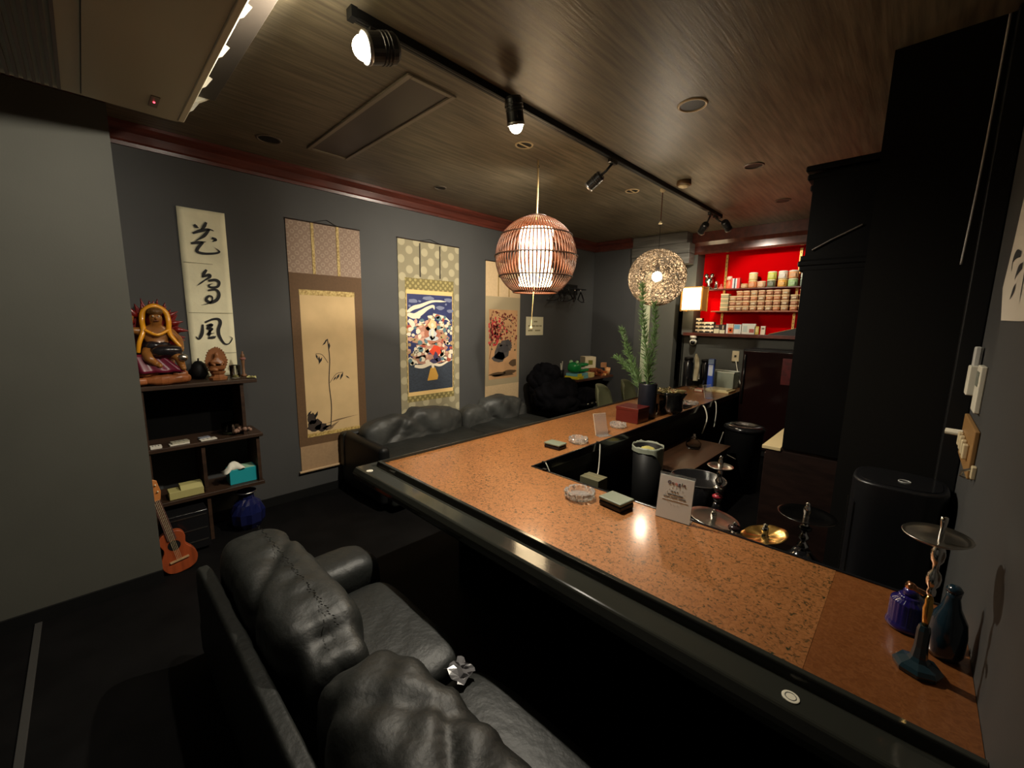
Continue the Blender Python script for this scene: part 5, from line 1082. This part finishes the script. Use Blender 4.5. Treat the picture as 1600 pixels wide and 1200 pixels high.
# middle shelf
ZM = .685
def card(x, y, sx, sy, h, m, lab, rot=0, name='card_stack'):
    t = thing(name, (x, y, ZM), lab, 'cards', 'card stacks on the middle shelf')
    M = Matrix.Translation((x, y, ZM))@Matrix.Rotation(rot, 4, 'Z')
    MB().box(-sx/2, sx/2, -sy/2, sy/2, .0005, h, M).build('stack', m, t, bevel=.001, seg=1)
    for k in range(3): MB().box(-sx*.3, sx*.3, -sy*.3+k*sy*.25, -sy*.3+k*sy*.25+.004, h, h+.0004, M).build('printed_line', pg, t)
wc = mat('white_paper_card', s(206, 200, 186), .6); wc2 = mat('grey_paper_card', s(150, 146, 128), .6)
card(-3.275, .235, .05, .055, .016, wc, 'small white card stack at the left of the middle shelf')
card(-3.30, .355, .05, .09, .018, wc2, 'grey card stack in the middle of the card row', .15); card(-3.285, .35, .05, .10, .008, wc, 'flat grey cards in front of the middle card stack', .05)
card(-3.285, .50, .05, .09, .008, wc, 'white cards at the right of the card row', .1); card(-3.325, .485, .04, .06, .014, mat('bluish_card', s(120, 124, 136), .6), 'small bluish card behind the right white cards', .2)
t = thing('glass_dish', (-3.36, .69, ZM), 'clear glass dish on the middle shelf right end', 'dish')
MB().lathe([(0, .001), (.05, .001), (.06, .02), (.062, .075), (.058, .075), (.054, .02), (0, .01)], 26, (-3.36, .65, ZM), rf=lambda q, z: 1+.03*math.cos(10*q)).build('bowl', glass, t, True)
MB().lathe([(0, .01), (.05, .012), (.052, .03), (0, .035)], 18, (-3.36, .65, ZM)).build('contents', mat('dull_green_leaf', s(80, 92, 60), .6, bump=(30, 1, .02)), t)
t = thing('coral_ornament', (-3.29, .70, ZM), 'pinkish brown coral ornament in front of the glass dish', 'ornament')
mb = MB(); random.seed(4)
for k in range(16):
    mb.ball((-3.29+random.uniform(-.03, .03), .70+random.uniform(-.055, .055), ZM+.014+random.random()*.03), random.uniform(.010, .017), 8, 6)
mb.build('body', mat('coral_brown', s(130, 100, 84), .5), t, True); MB().ball((-3.265, .72, ZM+.03), .01, 8, 6).build('dark_hollow', blk, t, True)
# lower shelf
ZL = .335
t = thing('tissue_box', (-3.33, .70, ZL), 'teal tissue box with a white tissue on the lower shelf', 'tissue box')
MB().box(-3.40, -3.285, .60, .765, ZL+.001, ZL+.105).build('box', mat('teal_card', s(30, 150, 160), .5), t, bevel=.003)
MB().box(-3.395, -3.29, .61, .755, ZL+.105, ZL+.1065).build('top_panel', mat('pale_green_card', s(150, 190, 160), .5), t)
mb = MB(); vs = []; fs = []
for i in range(9):
    for j in range(7):
        u, v = i/8, j/6; vs.append((-3.37+.09*v+.012*math.sin(u*9), .565+.13*u, ZL+.11+.045*math.sin(PI*u)*math.sin(PI*v)+.012*noise.noise(Vector((u*5, v*5, 2)))-(.02*(1-u) if u < .3 else 0)))
for i in range(8):
    for j in range(6): fs.append((i*7+j, i*7+j+1, (i+1)*7+j+1, (i+1)*7+j))
o = mb.add(vs, fs).build('tissue', mat('white_tissue', s(216, 214, 200), .8), t, True); o.modifiers.new('s', 'SOLIDIFY').thickness = .001
t = thing('cream_carton', (-3.29, .36, ZL), 'cream folded carton lying on the lower shelf behind the ukulele head', 'carton')
MB().box(-3.36, -3.26, .27, .448, ZL+.001, ZL+.05).build('carton', mat('cream_card', s(170, 162, 104), .6), t, bevel=.003)
MB().prism([(-3.36, ZL+.05), (-3.26, ZL+.05), (-3.29, ZL+.075), (-3.35, ZL+.075)], lambda a, b, t_: (a, t_, b), .33, .445).build('raised_flap', mat('cream_card', None), t)
# floor things below the shelf
t = thing('audio_receiver', (-3.28, .33, 0), 'black glossy audio receiver with silver lines under the shelf', 'receiver')
MB().box(-3.50, -3.14, .215, .44, .02, .27).build('case', blkgl, t, bevel=.004)
for z in (.07, .15, .24): MB().box(-3.14, -3.137, .23, .43, z, z+.006).build('silver_trim', steel, t)
for (x, y) in ((-3.47, .24), (-3.17, .24), (-3.47, .415), (-3.17, .415)): MB().lathe([(.016, 0), (.016, .02)], 12, (x, y, 0)).build('foot', blk, t)
t = thing('blue_glass_vessel', (-3.32, .68, 0), 'sparkling faceted dark blue glass vessel on the floor below the shelf', 'vessel')
bgl = mat('blue_cut_glass', (.008, .011, .06, 1), .06, coat=.6, spec=.9)
MB().lathe([(0, .001), (.07, .001), (.10, .05), (.105, .12), (.08, .18), (.045, .215), (.042, .25), (.062, .262), (.058, .268), (.036, .26), (0, .25)], 20, (-3.30, .69, 0), rf=lambda q, z: 1+.05*math.cos(10*q+ (PI if int(z*40) % 2 else 0))).build('body', bgl, t)
MB().tube([(-3.30+.062*math.cos(2*PI*k/28), .69+.062*math.sin(2*PI*k/28), .266) for k in range(28)], .004, 6, True).build('rim', steel, t, True)
# ukulele leaning in the corner (long axis local z, face toward +x)
uk = thing('ukulele', (-2.975, .265, .004), 'small brown ukulele leaning upright by the corner wall', 'ukulele')
Mu = Matrix.Translation((-2.945, .272, .004))@Matrix.Rotation(R(10.5), 4, 'X')@Matrix.Rotation(R(-7), 4, 'Y')
koa = mat('reddish_koa_wood', s(150, 68, 34), .4, var=(6, .35), stretch=(1, 6, .6)); neckm = mat('dark_fretboard', s(84, 58, 50), .5); headm = mat('light_mahogany', s(176, 110, 56), .42)
half = [(0, 0), (.035, .003), (.065, .018), (.082, .050), (.084, .080), (.074, .112), (.056, .142), (.052, .160), (.058, .185), (.062, .205), (.056, .228), (.040, .244), (.02, .25)]
outl = spline([(a, b) for a, b in half]+[(-a, b) for a, b in half[::-1][:-1]], 4, True)
UF = lambda a, b, t_: Mu@Vector((t_, a, b))
MB().prism([(p.x, p.y) for p in outl], UF, -.055, 0).build('body', koa, uk, bevel=.004)
MB().prism([(.030*math.cos(2*PI*k/24), .168+.030*math.sin(2*PI*k/24)) for k in range(24)], UF, .0003, .0012).build('sound_hole', blk, uk)
MB().box(0.0005, .008, -.045, .045, .072, .082, Mu).build('bridge', mat('pale_bridge', s(176, 140, 100), .5), uk)
MB().prism([(-.021, .205), (.021, .205), (.0175, .455), (-.0175, .455)], UF, .001, .007).build('fretboard', neckm, uk)
MB().prism([(-.019, .24), (.019, .24), (.0165, .455), (-.0165, .455)], UF, -.018, .001).build('neck', koa, uk)
for k in range(11): MB().box(.007, .0078, -.018, .018, .235+.02*k, .2365+.02*k, Mu).build('fret', steel, uk)
MB().prism([(-.018, .452), (.018, .452), (.033, .50), (.032, .565), (.018, .578), (-.018, .578), (-.032, .565), (-.033, .50)], UF, -.012, .004).build('headstock', headm, uk, bevel=.003)
for (a, b) in ((-.02, .505), (.02, .505), (-.02, .545), (.02, .545)): MB().lathe([(.004, 0), (.004, .010), (0, .012)], 10, UF(a, b, .004), M=Mu.to_3x3()@Matrix.Rotation(R(90), 3, 'Y')).build('tuning_peg', ivory, uk)
for a in (-.0105, -.0035, .0035, .0105): MB().tube([UF(a, .077, .010), UF(a, .46, .010)], .0007, 4).build('string', ivory, uk)

# ---------------------------------------------------------------- far left: coats, wall table, hangers, chairs
def heap(name, parts_, lab, cat, m):
    t = thing(name, parts_[0][:3], lab, cat)
    for k, (x, y, z, sx, sy, sz) in enumerate(parts_): cushion(x, y, z, sx, sy, sz, 2.4, 20, .05, 100+k*7).build(('coat_body', 'hood', 'sleeve', 'strap_pocket', 'collar')[k % 5], m, t, True)
    return t
t = thing('low_bench', (-3.15, 4.2, 0), 'black padded bench under the pile of coats', 'bench')
MB().box(-3.50, -2.80, 3.70, 4.75, .06, .31).build('seat', leather, t, bevel=.03, seg=3)
for (x, y) in ((-3.45, 3.76), (-2.86, 3.76), (-3.45, 4.69), (-2.86, 4.69)): MB().box(x-.025, x+.025, y-.025, y+.025, 0, .07).build('leg', blk, t)
heap('coat_pile', [(-3.18, 4.04, .585, .52, .70, .46), (-3.26, 3.94, .83, .32, .36, .34), (-2.96, 4.40, .52, .26, .38, .30), (-2.97, 3.98, .48, .26, .38, .20), (-3.30, 3.84, .72, .28, .26, .40)], 'pile of black coats and bags heaped on the far sofa end', 'coats', fabric)
t = thing('glint_strap', (-2.95, 4.30, .46), 'black strap with beads standing in for glints hanging from the coat pile', 'strap')
MB().tube(spline([(-2.86, 4.05, .50), (-2.82, 4.3, .47), (-2.80, 4.55, .50)]), .02, 8).build('strap', fabric, t, True)
for k in range(4): MB().ball((-2.80, 4.22+k*.09, .492), .016, 10, 8).build('glint_bead', chrome, t, True)  # chrome beads added as the glints on the glossy black fabric
wt = thing('wall_table', (-3.3, 4.7, .74), 'narrow reddish brown wall mounted table in the far left corner', 'table')
MB().box(XW, -3.10, 4.42, 5.30, .71, .74).build('top', mat('reddish_table_wood', (.10, .035, .018, 1), .3, var=(6, .4), stretch=(4, .4, 1), coat=.3), wt, bevel=.004)
for y in (4.6, 5.1): MB().prism([(XW+.013, .71), (-3.14, .71), (XW+.013, .42)], lambda a, b, t_: (a, t_, b), y, y+.03).build('bracket', blackwood, wt)
ZW = .741
# crocodile toy
cx_, cy_ = -3.22, 4.50
t = thing('toy_crocodile', (cx_, cy_, ZW+.07), 'green plastic toy crocodile head with open white teeth', 'toy')
gm = mat('green_plastic', s(30, 130, 64), .25, coat=.3); zc_ = ZW+.075
cushion(cx_, cy_, zc_+.075, .17, .17, .15, 2.6, 12, .002, 1).build('head', gm, t, True)
cushion(cx_+.02, cy_+.14, zc_+.032, .13, .24, .055, 3, 12, .001, 2).build('lower_jaw', gm, t, True)
cushion(cx_+.02, cy_+.15, zc_+.105, .12, .20, .05, 3, 12, .001, 3).build('upper_jaw', gm, t, True)
for k in range(7): MB().lathe([(.010, 0), (.008, .018), (0, .024)], 8, (cx_+.075, cy_+.06+k*.028, zc_+.055)).build('tooth', white_pl, t, True)
for sg in (-1, 1): MB().ball((cx_+.05*sg, cy_-.01, zc_+.145), .026, 12, 8).build('eye', mat('pale_green_eye', s(150, 190, 140), .3), t, True)
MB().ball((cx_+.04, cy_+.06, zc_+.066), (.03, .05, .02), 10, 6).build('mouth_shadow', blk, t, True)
def gbox(x, y, z, sx, sy, sz, c, lab, rot=0, panels=()):
    t = thing('game_box', (x, y, z), lab, 'box', 'games on the wall table'); M = Matrix.Translation((x, y, z))@Matrix.Rotation(rot, 4, 'Z')
    MB().box(-sx/2, sx/2, -sy/2, sy/2, .0005, sz, M).build('carton', mat('game_%d_%d_%d' % c, s(*c), .5), t, bevel=.003)
    for (a, b, z0, z1, cc) in panels: MB().box(sx/2, sx/2+.0015, -sy/2+a*sy, -sy/2+b*sy, z0*sz, z1*sz, M).build('printed_panel', mat('gamep_%d_%d_%d' % cc, s(*cc), .5), t)
gbox(-3.23, 4.57, ZW, .20, .28, .035, (206, 190, 40), 'yellow flat game box under the toy crocodile', .1, [(.55, 1, 0, 1, (110, 170, 176))])
gbox(-3.23, 4.58, ZW+.0355, .18, .26, .037, (110, 170, 176), 'pale blue flat game box directly below the toy crocodile', .05, [(0, .4, 0, 1, (206, 200, 40))])
gbox(-3.19, 4.80, ZW, .12, .12, .06, (214, 186, 120), 'cream small game box in front of the toy crocodile', .2)
gbox(-3.36, 5.02, ZW+.10, .16, .17, .16, (206, 190, 156), 'cream cube box with a green picture on the toy heap', -.5, [(.3, .7, .3, .7, (110, 110, 40))])
gbox(-3.36, 5.02, ZW, .18, .22, .10, (120, 66, 30), 'brown wooden game crate under the cream cube box', -.4)
gbox(-3.22, 5.22, ZW+.10, .07, .07, .07, (170, 120, 80), 'tan little box at the right of the toy heap', .3)
t = thing('wooden_block_toy', (-3.2, 4.95, ZW), 'jumbled orange wooden blocks heaped on the wall table', 'blocks')
random.seed(6)
for k in range(16):
    M = Matrix.Translation((-3.18+random.uniform(-.04, .035), 5.03+random.uniform(-.15, .14), ZW+.016+.028*(k // 6)))@Matrix.Rotation(random.uniform(0, 3), 4, 'Z')
    MB().box(-.014, .014, -.045, .045, -.014, .014, M).build('block', random.choice([mat('orange_block', s(186, 100, 50), .5), mat('tan_block', s(216, 160, 100), .5), mat('brown_block', s(110, 52, 26), .5)]), t)
t = thing('paper_cup', (-3.15, 5.24, ZW), 'tan paper cup at the right end of the wall table', 'cup')
MB().lathe([(0, .001), (.032, .001), (.042, .10), (.040, .10), (.030, .006), (0, .006)], 22, (-3.16, 5.23, ZW)).build('cup', mat('tan_paper', s(214, 160, 104), .6), t, True); MB().tube([(-3.16+.042*math.cos(2*PI*k/22), 5.23+.042*math.sin(2*PI*k/22), ZW+.10) for k in range(22)], .0025, 6, True).build('rim', mat('tan_paper', None), t, True)
t = thing('pen_holder', (-3.42, 4.48, ZW), 'dark pen holder with white pens behind the coat pile', 'pen holder')
MB().lathe([(0, .001), (.035, .001), (.037, .10), (.034, .10), (.032, .01), (0, .01)], 18, (-3.42, 4.48, ZW)).build('cup', blk, t, True)
for k in range(3): MB().tube([(-3.42, 4.48, ZW+.02), (-3.42+.03*math.cos(k*2), 4.48-.02+.02*k, ZW+.22-.03*k)], .006, 8).build('pen', white_pl, t)
# hangers
rk = thing('coat_rack', (XW, 4.62, 1.93), 'black wall mounted coat rail holding hangers', 'coat rack')
MB().box(XW, XW+.02, 4.22, 4.92, 1.86, 2.0).build('backplate', blk, rk, bevel=.004)
MB().tube([(XW+.16, 4.20, 1.93), (XW+.16, 4.92, 1.93)], .008, 8).build('rail', blkgl, rk)
for y in (4.22, 4.90): MB().tube([(XW, y, 1.93), (XW+.16, y, 1.93)], .008, 8).build('bracket', blk, rk)
hm = mat('black_hanger_plastic', (.010, .008, .008, 1), .25, coat=.3)
hg0 = thing('coat_hanger', (XW+.16, 4.45, 1.93), 'x', 'hanger', 'black coat hangers on the wall rail')
HP = [(0, 0), (.012, .005), (.014, .018), (0, .026), (-.012, .016)]
MB().tube(spline([(XW+.16, 4.45, 1.89), (XW+.16, 4.45, 1.92), (XW+.168, 4.45, 1.935), (XW+.16, 4.45, 1.946), (XW+.150, 4.45, 1.936)]), .0025, 6).build('hook', chrome, hg0, True)
MB().tube(spline([(XW+.16, 4.45, 1.89), (XW+.10, 4.45, 1.85), (XW+.16-.21, 4.45, 1.74)][:2]+[(XW+.16-.13, 4.45, 1.80)]), .009, 8).build('shoulder', hm, hg0, True)
MB().tube([(XW+.16, 4.45, 1.89), (XW+.23, 4.45, 1.85), (XW+.36, 4.45, 1.75)], .009, 8).build('shoulder', hm, hg0, True)
MB().tube([(XW+.035, 4.45, 1.795), (XW+.20, 4.45, 1.755), (XW+.36, 4.45, 1.75)], .006, 8).build('bar', hm, hg0, True)
hl = ['leftmost black coat hanger on the wall rail', 'second black coat hanger from left on the wall rail', 'middle black coat hanger on the wall rail', 'fourth black coat hanger from left on the wall rail', 'rightmost black coat hanger on the wall rail']
hg0['label'] = hl[0]; hg0.rotation_euler = (0, 0, R(-84))
for k in range(1, 5): dup(hg0, (XW+.16, 4.26+.135*k, 1.93), R((-84, -66, -80, -58, -40)[k]), hl[k])
hg0.location = (XW+.16, 4.26, 1.93)
# shell chairs
shellm = mat('olive_shell_plastic', s(112, 116, 90), .4)
def shell_chair(x, y, rz_, lab):
    t = thing('shell_chair', (0, 0, 0), lab, 'chair', 'olive shell chairs behind the long counter')
    mb = MB(); vs = []; fs = []; nu, nv = 14, 18
    for i in range(nv+1):
        v = i/nv
        for j in range(nu+1):
            u = j/nu*2-1
            if v < .5: px_ = .20-v*2*.40; pz = .43-.02*math.sin(v*2*PI)
            else: q = (v-.5)*2; px_ = -.20-.09*math.sin(q*PI/2)+0; pz = .43+.37*q
            wv = .22*(1-.35*max(0, (v-.72)/.28)**2)*(.92+.08*math.sin(v*PI)); cz = (.05 if v < .5 else .0)*u*u; cxx = (.09*u*u if v >= .5 else .06*u*u*max(0, v*2-.5))
            top = -.05*u**4 if v > .9 else 0
            vs.append((px_+cxx, u*wv, pz+cz+top*(v-.9)*10))
    for i in range(nv):
        for j in range(nu): fs.append((i*(nu+1)+j, i*(nu+1)+j+1, (i+1)*(nu+1)+j+1, (i+1)*(nu+1)+j))
    o = mb.add(vs, fs).build('seat_shell', shellm, t, True); o.modifiers.new('s', 'SOLIDIFY').thickness = .010
    for (sx, sy) in ((1, 1), (1, -1), (-1, 1), (-1, -1)): MB().tube([(.10*sx-.02, .11*sy, .41), (.20*sx-.02, .20*sy, 0)], [.012, .010], 8).build('leg', blk, t)
    for sx in (1, -1): MB().tube([(.14*sx-.02, .145*-1, .25), (.14*sx-.02, .145, .25)], .006, 6).build('stretcher', blk, t)
    t.location = (x, y, 0); t.rotation_euler = (0, 0, rz_); return t
shell_chair(-2.27, 4.06, R(12), 'olive shell chair nearest the coat pile behind the counter')
shell_chair(-2.27, 4.62, R(10), 'olive shell chair beside the black vase behind the counter')
ch = thing('dark_armchair', (-2.0, 6.2, 0), 'dark upholstered armchair in the passage beyond the counter', 'armchair')
def bx_(a, b, c_, d_, e_, f_, nm): MB().box(a, b, c_, d_, e_, f_).build(nm, mat('dark_upholstery', (.03, .028, .024, 1), .6), ch, bevel=.04, seg=3)
bx_(-2.36-.36, -2.30, 5.82, 6.35, .25, .45, 'seat'); bx_(-2.72, -2.30, 6.25, 6.42, .40, .92, 'backrest'); bx_(-2.80, -2.68, 5.82, 6.40, .25, .62, 'arm'); bx_(-2.38, -2.28, 5.82, 6.40, .25, .62, 'arm')
for (x, y) in ((-2.74, 5.88), (-2.34, 5.88), (-2.74, 6.34), (-2.34, 6.34)): MB().box(x-.02, x+.02, y-.02, y+.02, 0, .25).build('leg', blk, ch)
